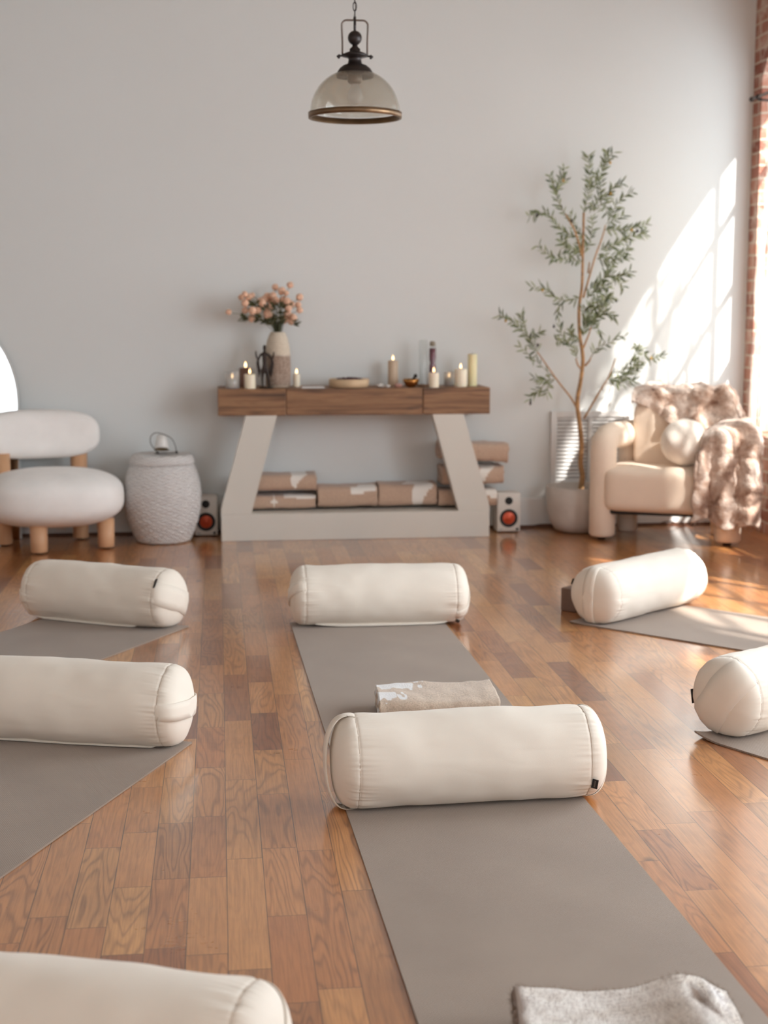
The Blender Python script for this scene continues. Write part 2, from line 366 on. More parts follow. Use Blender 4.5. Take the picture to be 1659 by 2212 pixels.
def box(bm, lo, hi, bev=0.0, seg=2, mtx=None):
    r = bmesh.ops.create_cube(bm, size=1)
    vs = r['verts']; lo = Vector(lo); hi = Vector(hi); c = (lo + hi) / 2; s = hi - lo
    for v in vs: v.co = Vector((v.co.x * s.x, v.co.y * s.y, v.co.z * s.z)) + c
    if bev > 0:
        es = list({e for v in vs for e in v.link_edges})
        rr = bmesh.ops.bevel(bm, geom=es, offset=bev, segments=seg, profile=0.5, affect='EDGES')
        vs = list({v for f in rr['faces'] for v in f.verts} | {v for v in vs if v.is_valid})
    if mtx is not None: bmesh.ops.transform(bm, matrix=mtx, verts=vs)
    return vs
def lathe(bm, prof, seg=48, c=(0, 0, 0), mtx=None, cap=True):
    rings = []; out = []
    for r, z in prof:
        if r < 1e-5:
            v = bm.verts.new((c[0], c[1], c[2] + z)); rings.append([v]); out.append(v)
        else:
            ring = [bm.verts.new((c[0] + r * math.cos(2 * PI * i / seg), c[1] + r * math.sin(2 * PI * i / seg), c[2] + z)) for i in range(seg)]
            rings.append(ring); out += ring
    for a, b in zip(rings, rings[1:]):
        if len(a) == 1 and len(b) == 1: continue
        for i in range(seg):
            j = (i + 1) % seg
            if len(a) == 1: bm.faces.new((a[0], b[j], b[i]))
            elif len(b) == 1: bm.faces.new((a[i], a[j], b[0]))
            else: bm.faces.new((a[i], a[j], b[j], b[i]))
    if cap:
        for rg in (rings[0], rings[-1]):
            if len(rg) > 1: bm.faces.new(rg)
    if mtx is not None: bmesh.ops.transform(bm, matrix=mtx, verts=out)
    return out
def tube(bm, pts, rad, seg=10, closed=False, cap=True):
    pts = [Vector(p) for p in pts]; n = len(pts)
    rads = rad if isinstance(rad, (list, tuple)) else [rad] * n
    rings = []; prev = None
    for i, p in enumerate(pts):
        if closed: d = pts[(i + 1) % n] - pts[i - 1]
        else: d = pts[min(i + 1, n - 1)] - pts[max(i - 1, 0)]
        if d.length < 1e-9: d = Vector((0, 0, 1))
        d.normalize()
        if prev is None:
            a = Vector((0, 0, 1)) if abs(d.z) < 0.9 else Vector((1, 0, 0)); x = d.cross(a).normalized()
        else:
            x = prev - d * prev.dot(d)
            x = x.normalized() if x.length > 1e-6 else d.orthogonal().normalized()
        prev = x; y = d.cross(x)
        rings.append([bm.verts.new(p + (x * math.cos(2 * PI * k / seg) + y * math.sin(2 * PI * k / seg)) * rads[i]) for k in range(seg)])
    m = n if closed else n - 1
    for i in range(m):
        a, b = rings[i], rings[(i + 1) % n]
        for k in range(seg):
            bm.faces.new((a[k], a[(k + 1) % seg], b[(k + 1) % seg], b[k]))
    if cap and not closed:
        bm.faces.new(rings[0]); bm.faces.new(rings[-1])
    return [v for r in rings for v in r]
def spline(pts, k=8):
    pts = [Vector(p) for p in pts]; P = [pts[0] * 2 - pts[1]] + pts + [pts[-1] * 2 - pts[-2]]; out = []
    for i in range(1, len(P) - 2):
        for j in range(k):
            t = j / k
            out.append(0.5 * ((2 * P[i]) + (P[i + 1] - P[i - 1]) * t + (2 * P[i - 1] - 5 * P[i] + 4 * P[i + 1] - P[i + 2]) * t * t + (3 * P[i] - P[i - 1] - 3 * P[i + 1] + P[i + 2]) * t ** 3))
    out.append(pts[-1]); return out
def sphere(bm, c, r, seg=20, sc=(1, 1, 1)):
    rr = bmesh.ops.create_uvsphere(bm, u_segments=seg, v_segments=max(6, seg // 2), radius=r)
    for v in rr['verts']: v.co = Vector((v.co.x * sc[0], v.co.y * sc[1], v.co.z * sc[2])) + Vector(c)
    return rr['verts']
def prism(bm, poly, y0, y1, axis='Y'):
    """extrude a polygon given in (x, z) from y0 to y1"""
    a = [bm.verts.new((x, y0, z)) for x, z in poly]; b = [bm.verts.new((x, y1, z)) for x, z in poly]
    n = len(poly); bm.faces.new(a); bm.faces.new(b[::-1])
    for i in range(n): bm.faces.new((a[i], b[i], b[(i + 1) % n], a[(i + 1) % n]))
    return a + b
def nz(p, s=1.0, seed=0.0):
    return noise.noise(Vector(p) * s + Vector((seed * 7.31, seed * 3.17, seed * 1.93)))
def setpat(o, vals):
    a = o.data.attributes.new('pat', 'FLOAT', 'POINT')
    a.data.foreach_set('value', vals)

# ------------------------------------------------------------------ the room
WX, WY, LX, RY, CZ = 3.08, 8.13, -3.3, -2.6, 3.75
bm = bmesh.new(); box(bm, (LX - 0.3, RY - 0.3, -0.12), (WX + 0.4, WY + 0.3, 0)); struct(obj('floor', bm, 'floor', smooth=False))
bm = bmesh.new(); box(bm, (LX - 0.3, RY - 0.3, CZ), (WX + 0.4, WY + 0.3, CZ + 0.15)); struct(obj('ceiling', bm, 'ceil', smooth=False))
bm = bmesh.new(); box(bm, (LX - 0.3, WY, 0), (WX + 0.4, WY + 0.3, CZ)); struct(obj('wall_back', bm, 'wall', smooth=False))

def pierced_wall(name, mat, y0, y1, holes, place, thick):
    """wall sheet along one axis with arched openings (a, b, sill, spring, rise); returned solid"""
    bm = bmesh.new(); cuts = {y0, y1}
    for a, b, s, sp, ri in holes:
        for k in range(25): cuts.add(round(a + (b - a) * k / 24, 5))
    cuts = sorted(cuts); cache = {}
    def V(y, z):
        k = (round(y, 5), round(z, 5))
        if k not in cache: cache[k] = bm.verts.new(place(y, z))
        return cache[k]
    def head(y, h):
        a, b, s, sp, ri = h; u = (y - (a + b) / 2) / ((b - a) / 2)
        return sp + ri * math.sqrt(max(0.0, 1 - u * u))
    for p, q in zip(cuts, cuts[1:]):
        h = next((h for h in holes if h[0] - 1e-6 <= p and q <= h[1] + 1e-6), None)
        if h is None: bm.faces.new((V(p, 0), V(q, 0), V(q, CZ), V(p, CZ)))
        else:
            if h[2] > 0.01: bm.faces.new((V(p, 0), V(q, 0), V(q, h[2]), V(p, h[2])))
            bm.faces.new((V(p, head(p, h)), V(q, head(q, h)), V(q, CZ), V(p, CZ)))
    o = obj(name, bm, mat, smooth=False, recalc=True)
    md = o.modifiers.new('thickness', 'SOLIDIFY'); md.thickness = thick; md.offset = 0.0
    return struct(o)
W1 = (6.02, 8.00, 0.55, 2.56, 0.30); W2 = (3.40, 5.40, 0.55, 2.25, 0.26); W3 = (0.9, 2.9, 0.55, 2.56, 0.30)
T = 0.30
pierced_wall('wall_right', 'brick', RY, WY + 0.02, [W1, W2, W3], lambda y, z: (WX + T / 2, y, z), T)
pierced_wall('wall_left', 'wall', RY, WY + 0.02, [], lambda y, z: (LX - 0.1, y, z), 0.2)
R1 = (-2.9, -0.7, 0.7, 3.2, 0.0); R2 = (0.2, 2.4, 0.7, 3.2, 0.0)  # rear openings, added out of view to bring in fill light
pierced_wall('wall_rear', 'wall', LX - 0.1, WX + 0.1, [R1, R2], lambda x, z: (x, RY - 0.1, z), 0.2)

def window_unit(name, y0, y1, sill, spring, rise, x, nv, nh):
    """timber sash set in an opening of the right wall"""
    def hd(y):
        u = (y - (y0 + y1) / 2) / ((y1 - y0) / 2); return spring + rise * math.sqrt(max(0, 1 - u * u))
    bm = bmesh.new(); t = 0.045
    box(bm, (x - t / 2, y0, sill), (x + t / 2, y0 + 0.06, spring)); box(bm, (x - t / 2, y1 - 0.06, sill), (x + t / 2, y1, spring)); box(bm, (x - t / 2, y0, sill), (x + t / 2, y1, sill + 0.08))
    N = 24; ys = [y0 + (y1 - y0) * k / N for k in range(N + 1)]
    for p, q in zip(ys, ys[1:]):
        hp, hq = hd(p), hd(q)
        vs = [bm.verts.new(c) for c in ((x - t / 2, p, hp - 0.07), (x - t / 2, q, hq - 0.07), (x - t / 2, q, hq), (x - t / 2, p, hp), (x + t / 2, p, hp - 0.07), (x + t / 2, q, hq - 0.07), (x + t / 2, q, hq), (x + t / 2, p, hp))]
        for f in ((0, 1, 2, 3), (4, 7, 6, 5), (0, 4, 5, 1), (3, 2, 6, 7)): bm.faces.new([vs[i] for i in f])
    for k in range(1, nv):
        y = y0 + (y1 - y0) * k / nv; box(bm, (x - 0.015, y - 0.014, sill), (x + 0.015, y + 0.014, hd(y)))
    for k in range(1, nh):
        z = sill + (spring + rise - sill) * k / nh; w = 0.035 if k == nh // 2 else 0.014
        box(bm, (x - 0.015, y0, z - w), (x + 0.015, y1, z + w))
    fr = struct(obj(name, bm, 'paint', smooth=False))
    bm = bmesh.new(); lo = [bm.verts.new((x, y, sill)) for y in ys]; hi = [bm.verts.new((x, y, hd(y))) for y in ys]
    for k in range(N): bm.faces.new((lo[k], lo[k + 1], hi[k + 1], hi[k]))
    g = obj('window_pane', bm, 'pane', fr, smooth=False); g['kind'] = 'structure'
window_unit('window_1', *W1[:5], WX + T - 0.05, 4, 5)
window_unit('window_2', *W2[:5], WX + T - 0.05, 4, 5)
window_unit('window_3', *W3[:5], WX + T - 0.05, 4, 5)
for nm, (a, b, s, tp, _) in (('window_added_4', R1), ('window_added_5', R2)):  # made-up windows behind the camera, added for the fill lamps
    bm = bmesh.new(); y = RY - 0.15
    box(bm, (a, y - 0.03, s), (a + 0.07, y + 0.03, tp)); box(bm, (b - 0.07, y - 0.03, s), (b, y + 0.03, tp))
    box(bm, (a, y - 0.03, s), (b, y + 0.03, s + 0.07)); box(bm, (a, y - 0.03, tp - 0.07), (b, y + 0.03, tp)); box(bm, ((a + b) / 2 - 0.02, y - 0.02, s), ((a + b) / 2 + 0.02, y + 0.02, tp))
    fr = struct(obj(nm, bm, 'paint', smooth=False))
    bm = bmesh.new(); v = [bm.verts.new(c) for c in ((a, y, s), (b, y, s), (b, y, tp), (a, y, tp))]; bm.faces.new(v)
    obj('window_pane', bm, 'pane', fr, smooth=False)['kind'] = 'structure'

bm = bmesh.new(); box(bm, (LX, WY - 0.02, 0.004), (-0.0 - 0.002, WY, 0.172), 0.004); box(bm, (1.5, WY - 0.02, 0.004), (WX, WY, 0.172), 0.004)
struct(obj('baseboard_back', bm, 'paint', smooth=False))
bm = bmesh.new(); box(bm, (LX, WY - 0.032, 0.0), (0, WY - 0.02, 0.014)); box(bm, (1.5, WY - 0.032, 0.0), (WX, WY - 0.02, 0.014))
struct(obj('trim_1', bm, 'cable', smooth=False))

# ------------------------------------------------------------------ fireplace surround
fp = thing('fireplace_surround', 'off-white A-shaped open fireplace surround with a thick brown wooden mantel', 'fireplace', (0, 0, 0))
FY = 7.785
bm = bmesh.new(); box(bm, (0.0, FY, 0), (1.497, WY - 0.025, 0.150), 0.003); obj('base', bm, 'fp', fp, smooth=False)
LD = 0.085
for poly in ([(0.0, 0.15), (0.0, 0.178), (0.142, 0.692), (0.312, 0.692), (0.166, 0.15)], [(1.497, 0.15), (1.497, 0.178), (1.345, 0.692), (1.172, 0.692), (1.322, 0.15)]):
    bm = bmesh.new(); prism(bm, poly, FY, FY + LD)
    obj('leg', bm, 'fp', fp, smooth=False)
mt = bpy.data.objects.new('mantel', None)
for i, (a, b, dy) in enumerate(((-0.008, 0.362, 0), (0.364, 1.118, 0.004), (1.120, 1.494, 0))):
    bm = bmesh.new(); box(bm, (0, 0, 0), (b - a, WY - 0.002 - FY - dy, 0.146), 0.004)
    o = obj('mantel_beam', bm, 'walnut', fp, smooth=False); o.location = (a, FY + dy, 0.692)
TOPZ = 0.8385

# ------------------------------------------------------------------ candles and ornaments on the mantel
def flame(bm_parent, x, y, z, s=1.0):
    bm = bmesh.new(); lathe(bm, [(0, 0), (0.0045 * s, 0.004 * s), (0.006 * s, 0.010 * s), (0.004 * s, 0.019 * s), (0.0015 * s, 0.026 * s), (0, 0.030 * s)], 12, (x, y, z))
    return obj('flame', bm, 'flame', bm_parent)
def candle(px, w, ytop, label, mat='wax', Y=7.87, lit=True, group=None, fs=1.0):
    base = at(px, 836, Y); x = base.x; r = w / 2 * Y * 1.004 / FPX
    zt = at(px, ytop, Y).z
    h = zt - TOPZ
    t = thing('pillar_candle', label, 'candle', (x, Y, TOPZ), group=group)
    bm = bmesh.new(); lathe(bm, [(0, 0), (r * 0.97, 0), (r, 0.003), (r, h - 0.003), (r * 0.93, h), (r * 0.8, h - 0.004), (0, h - 0.005)], 32)
    obj('wax', bm, mat, t)
    bm = bmesh.new(); tube(bm, [(0, 0, h - 0.005), (0.001, 0, h + 0.008)], 0.0012, 6); obj('wick', bm, 'black', t)
    if lit: flame(t, 0, 0, h + 0.002, fs)
    return t
candle(540, 24, 808, 'short ivory pillar candle at the front left of the mantel, lit', Y=7.81)
candle(531, 27, 795, 'tall brown candle behind the short ivory one at the mantel left end, lit', 'waxamber', 8.02, fs=1.2)
candle(641, 15, 808, 'slim ivory candle just right of the flower vase, lit', Y=7.93)
candle(849, 22, 779, 'tan pillar candle standing behind the pale stones, lit', 'waxtan', 8.0)
candle(937, 22, 805, 'short ivory candle in front of the plum glass bottle, lit', Y=7.81)
candle(995, 27, 797, 'wide cream candle beside the tall pale yellow pillar, lit', 'wax', 7.86)
candle(1020, 20, 765, 'tall pale yellow unlit pillar candle, rightmost on the mantel', 'waxy', 7.93, lit=False)
def jar_candle(px, w, ytop, Y, label):
    x = at(px, 836, Y).x; r = w / 2 * Y / FPX; h = at(px, ytop, Y).z - TOPZ
    t = thing('candle_jar', label, 'candle', (x, Y, TOPZ))
    bm = bmesh.new(); lathe(bm, [(0, 0), (r * 0.95, 0), (r, 0.004), (r, h), (r - 0.0025, h), (r - 0.0025, 0.006), (0, 0.006)], 36, cap=False); obj('glass_jar', bm, 'frost', t)
    bm = bmesh.new(); lathe(bm, [(0, 0.008), (r - 0.004, 0.008), (r - 0.004, h * 0.55), (0, h * 0.55)], 30); obj('wax', bm, 'wax', t)
    flame(t, 0, 0, h * 0.55 + 0.004, 1.0)
jar_candle(502, 31, 802, 7.84, 'white candle burning in a frosted glass jar at the mantel left end')
jar_candle(970, 22, 802, 7.96, 'small lit candle in a frosted glass jar, half behind the wide cream candle')

# vase
VX = at(601, 830, 7.92).x
bm = bmesh.new(); vp = [(0, 0), (0.058, 0), (0.064, 0.006), (0.070, 0.02), (0.0715, 0.06), (0.0715, 0.13), (0.070, 0.18), (0.065, 0.225), (0.058, 0.262), (0.049, 0.288), (0.040, 0.302), (0.036, 0.306), (0.033, 0.303), (0.036, 0.285), (0.036, 0.2), (0, 0.19)]
lathe(bm, [(r * 0.985, z) for r, z in vp], 56)
o = obj('flower_vase', bm, 'vase'); o.location = (VX, 7.92, TOPZ)
tag(o, 'tall ribbed vase, cream above and speckled brown below, on the mantel', 'vase')
# bouquet
bq = thing('flower_bouquet', 'loose bunch of round peach flowers with olive leaves standing in the mantel vase', 'flowers', (VX, 7.92, TOPZ + 0.306))
FL = [(155, 475, 30), (330, 270, 33), (375, 225, 30), (430, 265, 36), (482, 243, 28), (380, 350, 40), (378, 450, 34), (483, 455, 42), (552, 450, 42), (468, 560, 38), (590, 325, 38), (645, 300, 40), (690, 262, 44), (620, 352, 38), (712, 420, 44), (695, 500, 52), (768, 243, 36), (740, 328, 38), (800, 310, 38), (795, 130, 34), (885, 185, 42), (942, 212, 30), (1000, 100, 34), (905, 322, 48), (955, 318, 40), (1130, 270, 38), (1025, 365, 34), (1110, 372, 34), (1130, 447, 34), (982, 420, 36), (960, 492, 42), (918, 572, 46), (998, 540, 46), (1045, 550, 40), (1012, 605, 34)]
neck = Vector((VX, 7.92, TOPZ + 0.30)); org = neck + Vector((0, 0, 0.006))
random.seed(3); stems = bmesh.new()
for i, (zx, zy, r) in enumerate(FL):
    Y = 7.92 + random.uniform(-0.11, 0.10)
    p = at(470 + zx / 6.38, 600 + zy / 6.38, Y) - org; R = r / 6.38 * Y / FPX * 1.28
    bm = bmesh.new(); vs = bmesh.ops.create_icosphere(bm, subdivisions=3, radius=R)['verts']
    for v in vs:
        n = v.co.normalized(); k = abs(math.sin(n.x * 9 + i)) * abs(math.cos(n.y * 8 + i * 2)) * 0.3 + 0.22 * nz(n, 5, i)
        v.co = v.co * (0.85 + k) + p; 
    obj('flower', bm, 'peach', bq)
    mid = Vector((p.x * 0.42, p.y * 0.4, p.z * 0.55 + 0.015))
    tube(stems, spline([Vector((random.uniform(-.012, .012), random.uniform(-.012, .012), -0.02)), mid, p], 5), 0.0013, 5)
obj('stem', stems, 'flowstem', bq)
def leaf(bm, p, d, nrm, L, w, pv, pats, bend=0.15):
    d = d.normalized(); s = d.cross(nrm)
    s = s.normalized() if s.length > 1e-4 else d.orthogonal().normalized()
    n = s.cross(d)
    rows = []
    for t, ww in ((0, 0.12), (0.2, 0.75), (0.45, 1.0), (0.7, 0.78), (1.0, 0.03)):
        c = p + d * (L * t) - n * (bend * L * t * t)
        rows.append((bm.verts.new(c - s * w * ww / 2), bm.verts.new(c + n * (w * 0.08 * ww)), bm.verts.new(c + s * w * ww / 2)))
    pats += [pv] * 15
    for a, b in zip(rows, rows[1:]):
        bm.faces.new((a[0], a[1], b[1], b[0])); bm.faces.new((a[1], a[2], b[2], b[1]))
bm = bmesh.new(); pats = []
LC = [(400, 560, 60, 50), (560, 560, 90, 45), (680, 610, 80, 30), (800, 440, 110, 80), (780, 560, 60, 90), (860, 600, 70, 60), (930, 400, 70, 50), (1040, 630, 60, 30), (500, 380, 60, 60), (640, 400, 60, 60), (850, 360, 90, 50)]
for k in range(300):
    cx, cy, sx, sy = random.choice(LC)
    Y = 7.92 + random.uniform(-0.08, 0.09)
    p = at(470 + (cx + random.gauss(0, sx * 0.5)) / 6.38, 600 + min(cy + random.gauss(0, sy * 0.5), 660) / 6.38, Y) - org
    d = Vector((p.x, p.y, 0)).normalized() * 0.7 + Vector((random.uniform(-.5, .5), random.uniform(-.5, .5), random.uniform(-.3, .8)))
    leaf(bm, p, d, Vector((random.uniform(-1, 1), random.uniform(-1, 1), 1)), random.uniform(0.026, 0.046), random.uniform(0.010, 0.018), random.random(), pats)
for k in range(26):
    a = random.uniform(0, 2 * PI); r = random.uniform(0, 0.022)
    leaf(bm, Vector((r * math.cos(a), r * math.sin(a), -0.01)), Vector((math.cos(a) * 0.4, math.sin(a) * 0.4, 1)), Vector((math.cos(a), math.sin(a), 0)), 0.07, 0.012, random.random() * 0.3, pats)
o = obj('foliage', bm, 'fleaf', bq, recalc=False); setpat(o, pats)

# dark bronze figure with raised arms
SX = at(572, 830, 7.845).x
fg = thing('bronze_figurine', 'dark bronze standing figurine with raised arms in front of the vase', 'figurine', (SX, 7.845, TOPZ))
def skin_body(name, pts, edges, rad, mat, parent, sub=2):
    me = bpy.data.meshes.new(name); me.from_pydata(pts, edges, []); me.update()
    o = bpy.data.objects.new(name, me); COL.objects.link(o); o.parent = parent
    sk = o.modifiers.new('skin', 'SKIN'); o.modifiers.new('smooth', 'SUBSURF').render_levels = sub
    o.modifiers['smooth'].levels = sub
    for i, r in enumerate(rad): me.skin_vertices[0].data[i].radius = (r, r)
    me.skin_vertices[0].data[0].use_root = True
    me.materials.append(M[mat]); return o
P = [(0, 0, .105), (0, 0, .135), (0, 0, .165), (0, 0, .188), (0, 0, .200), (0.001, 0, .222), (0.001, 0, .238),
     (-.022, 0, .182), (-.034, -.004, .150), (-.046, -.006, .182), (-.047, -.006, .205),
     (.022, 0, .182), (.040, -.004, .155), (.050, -.006, .185), (.051, -.006, .200),
     (-.011, 0, .09), (-.013, -.004, .05), (-.012, 0, .006), (.012, 0, .09), (.020, -.006, .052), (.024, 0, .006), (-.014, -.012, .003), (.028, -.012, .003)]
Ed = [(0, 1), (1, 2), (2, 3), (3, 4), (4, 5), (5, 6), (3, 7), (7, 8), (8, 9), (9, 10), (3, 11), (11, 12), (12, 13), (13, 14), (0, 15), (15, 16), (16, 17), (0, 18), (18, 19), (19, 20), (17, 21), (20, 22)]
Rd = [.017, .013, .015, .013, .007, .013, .008, .008, .006, .005, .004, .008, .006, .005, .004, .012, .008, .005, .012, .008, .005, .004, .004]
skin_body('figure', P, Ed, [r * 0.9 for r in Rd], 'bronze', fg)
bm = bmesh.new(); lathe(bm, [(0, 0), (0.036, 0), (0.036, 0.006), (0, 0.007)], 24, (0.006, 0, 0)); obj('pedestal', bm, 'bronze', fg)
bm = bmesh.new()
for s, (x0, z0) in ((-1, (-.030, .165)), (1, (.036, .165))):
    for k in range(4): tube(bm, spline([(x0, 0.004, z0), (x0 + s * .004 * k, 0.006, z0 - .03), (x0 * 0.7 + s * .003 * k, 0.004, z0 - .075 - .01 * k)], 4), 0.0028, 6)
obj('drapery', bm, 'bronze', fg)

# wooden tray bowl with dried petals
bx = at(754, 836, 7.90)
t = thing('wooden_tray', 'round pale wooden bowl filled with dried purple petals, middle of the mantel', 'bowl', (bx.x, 7.905, TOPZ))
bm = bmesh.new(); R = 0.112
lathe(bm, [(0, 0), (R * 0.93, 0), (R * 0.99, 0.012), (R, 0.044), (R * 0.96, 0.047), (R * 0.93, 0.042), (R * 0.9, 0.02), (0, 0.018)], 56); obj('bowl', bm, 'ply', t)
bm = bmesh.new(); random.seed(5)
for k in range(170):
    a = random.uniform(0, 2 * PI); r = R * 0.86 * math.sqrt(random.random()); s = random.uniform(0.005, 0.011)
    vs = bmesh.ops.create_icosphere(bm, subdivisions=1, radius=s)['verts']
    z = 0.036 + 0.014 * (1 - (r / (R * .86)) ** 2) * random.uniform(0.5, 1.3)
    for v in vs: v.co = Vector((v.co.x, v.co.y, v.co.z * 0.6)) + Vector((r * math.cos(a), r * math.sin(a), z))
o = obj('petals', bm, 'dried', t, smooth=False); o['kind'] = 'stuff'
# paper slip, stones, brass bowl, tube, bottle
cx = at(676, 836, 7.83)
bm = bmesh.new(); box(bm, (-0.062, -0.03, 0), (0.062, 0.03, 0.007), 0.001); o = obj('paper_slip', bm, 'paint', smooth=False); o.location = (cx.x, 7.84, TOPZ); tag(o, 'flat white notebook lying left of the round wooden bowl', 'notebook')
def stone(px, py, Y, s, mat, label, seed):
    bm = bmesh.new(); vs = bmesh.ops.create_icosphere(bm, subdivisions=3, radius=1)['verts']
    for v in vs:
        k = 1 + 0.3 * nz(v.co, 1.4, seed); v.co = Vector((v.co.x * s[0] * k, v.co.y * s[1] * k, v.co.z * s[2] * k))
    zmin = min(v.co.z for v in vs)
    for v in vs: v.co.z -= zmin
    o = obj('stone', bm, mat); o.location = (at(px, py, Y).x, Y, TOPZ); tag(o, label, 'stone')
stone(822, 834, 7.86, (0.024, 0.018, 0.009), 'stonew', 'flat white quartz stone right of the round wooden bowl', 1)
stone(838, 834, 7.83, (0.015, 0.013, 0.008), 'stonew', 'small white pebble in front of the tan pillar candle', 2)
stone(860, 834, 7.81, (0.024, 0.018, 0.012), 'stonep', 'rose brown stone left of the brass bowl', 3)
t = thing('brass_bowl', 'small shiny brass singing bowl with a striker resting in it', 'bowl', (at(888, 834, 7.86).x, 7.86, TOPZ))
bm = bmesh.new(); lathe(bm, [(0, 0), (0.018, 0), (0.034, 0.012), (0.043, 0.030), (0.045, 0.046), (0.042, 0.046), (0.038, 0.030), (0.028, 0.014), (0, 0.006)], 40); obj('bowl', bm, 'gold', t)
bm = bmesh.new(); tube(bm, [(-0.018, 0, 0.018), (0.024, 0.008, 0.058)], 0.006, 10); sphere(bm, (0.026, 0.009, 0.062), 0.011); obj('striker', bm, 'bronze', t)
t = thing('glass_tube', 'tall clear glass cylinder on a wooden foot beside the dark plum bottle', 'vase', (at(914, 834, 7.95).x, 7.95, TOPZ))
bm = bmesh.new(); h = at(914, 733, 7.95).z - TOPZ; lathe(bm, [(0.024, 0.01), (0.024, h - 0.01), (0.018, h - 0.002), (0.0, h), (0, h - 0.002), (0.017, h - 0.004), (0.0225, h - 0.012), (0.0225, 0.01)], 36, cap=False); obj('glass_body', bm, 'glass', t)
bm = bmesh.new(); lathe(bm, [(0, 0), (0.034, 0), (0.034, 0.010), (0, 0.012)], 32); obj('foot', bm, 'walnut', t)
t = thing('plum_bottle', 'slim glass bottle of dark plum petals with a grey stopper, behind an ivory candle', 'bottle', (at(934, 834, 7.93).x, 7.93, TOPZ))
h = at(934, 737, 7.93).z - TOPZ
bm = bmesh.new(); lathe(bm, [(0, 0), (0.019, 0), (0.021, 0.004), (0.021, h * 0.9), (0.016, h * 0.93), (0.014, h * 0.93), (0, h * 0.92)], 32); obj('bottle_body', bm, 'glass', t)
bm = bmesh.new(); lathe(bm, [(0, 0.003), (0.0185, 0.004), (0.0185, h * 0.45), (0.013, h * 0.52), (0.0185, h * 0.6), (0.0185, h * 0.84), (0, h * 0.85)], 28); obj('petal_filling', bm, 'plum', t)
bm = bmesh.new(); lathe(bm, [(0, h * 0.88), (0.015, h * 0.9), (0.017, h * 0.96), (0.012, h), (0, h)], 24); obj('stopper', bm, 'cork', t)

# ------------------------------------------------------------------ folded blankets
def folded(w, d, h, mat, pat=None, seed=0, layers=3, sag=0.004, nx=64, name='folded_blanket', pads=None, wob=1.0):
    """a blanket folded into a block: a thick sheet wound flat, open at its two ends. front is -Y, base z=0"""
    th = h / (2 * layers) * 0.92
    path = []
    # flattened spiral from the inside out
    n_arc = 12
    def ring(a, b, cz):  # half extents
        return a, b, cz
    pts = []
    for L in range(layers):
        k = (L + 0.5) / layers
        hh = (h / 2 - th / 2) * k; dd = d / 2 - th / 2 - (layers - 1 - L) * th * 0.9
        r = hh
        # bottom run (front to back), back curve, top run, front curve
        z0 = h / 2
        hn = (h / 2 - th / 2) * min(1, (L + 1.5) / layers)
        for s in range(7): pts.append((-dd + r + (2 * (dd - r)) * s / 6, z0 - hh))
        bx_ = lambda c: math.copysign(abs(c) ** (0.55 if L == layers - 1 else 0.9), c)
        for s in range(1, n_arc): a = -PI / 2 + PI * s / n_arc; pts.append((dd - r + r * bx_(math.cos(a)), z0 + hh * bx_(math.sin(a))))
        for s in range(7): pts.append((dd - r - (2 * (dd - r)) * s / 6, z0 + hh))
        if L < layers - 1:
            rn = (hh + hn) / 2
            for s in range(1, n_arc): a = PI / 2 + PI * s / n_arc; pts.append((-dd + r - rn * abs(math.cos(a)), z0 + (hh - hn) / 2 + (hh + hn) / 2 * math.sin(a)))
        else:
            for s in range(1, n_arc + 1): a = PI / 2 + PI * s / n_arc * 0.97; pts.append((-dd + r + r * bx_(math.cos(a)), z0 + hh * bx_(math.sin(a))))
    P2 = [Vector((a, 0, b)) for a, b in pts]
    outer, inner = [], []
    for i, p in enumerate(P2):
        t_ = (P2[min(i + 1, len(P2) - 1)] - P2[max(i - 1, 0)]).normalized(); n_ = Vector((t_.z, 0, -t_.x))
        outer.append(p + n_ * th * 0.46); inner.append(p - n_ * th * 0.46)
    loop = outer + inner[::-1]
    bm = bmesh.new(); rows = []; N = len(loop)
    for k in range(nx + 1):
        u = k / nx; x = -w / 2 + w * u; e = min(1, min(u, 1 - u) * w / 0.02)
        row = []
        for i, q in enumerate(loop):
            y, z = q.x, q.z
            inset = 0.006 * nz((y * 9, z * 60, seed), 1.0, seed + (0 if u < .5 else 5)) * (1 if k in (0, nx) else 0)
            dn = 0.006 * wob * nz((x * 7, y * 7, z * 7), 1.0, seed) + 0.0025 * wob * nz((x * 25, y * 25, z * 25), 1.0, seed)
            s = 1 + dn / (h / 2)
            zz = h / 2 + (z - h / 2) * s - sag * math.sin(PI * u) * (z / h)
            row.append(bm.verts.new((x + inset * 1.2, y * (1 + dn / (d / 2) * .6), max(0.0008, zz))))
        rows.append(row)
    for a, b in zip(rows, rows[1:]):
        for i in range(N): bm.faces.new((a[i], a[(i + 1) % N], b[(i + 1) % N], b[i]))
    for row in (rows[0], rows[-1]):
        m = len(outer)
        for i in range(m - 1): bm.faces.new((row[i], row[i + 1], row[N - 2 - i], row[N - 1 - i]))
    vals = []
    bm.verts.ensure_lookup_table()
    for v in bm.verts: vals.append(pat(v.co.x / (w / 2), v.co.y / (d / 2), v.co.z / h) if pat else 0.0)
    o = obj(name, bm, mat); setpat(o, vals); return o
def swoosh(u, v, z):       # white leaf shape towards the right end, wrapping over the front edge
    a = (u - 0.62) / 0.42; b = (z - 0.62) / 0.55
    c1 = a * a + b * b < 1 and (u - 0.95) ** 2 / 0.36 + (z - 0.0) ** 2 / 0.9 > 1 and (v < 0 or z > .8)
    return 1.0 if c1 else 0.0
def star(u, v, z):
    du, dz = abs(u + 0.25) * 1.0, abs(z - 0.55) * 0.45
    s = (v < 0) and (math.sqrt(max(du, 1e-6)) + math.sqrt(max(dz, 1e-6)) < 0.42)
    st = (0.72 < z < 0.98 and u > 0.05 and v < 0.2)
    return 1.0 if (s or st) else 0.0
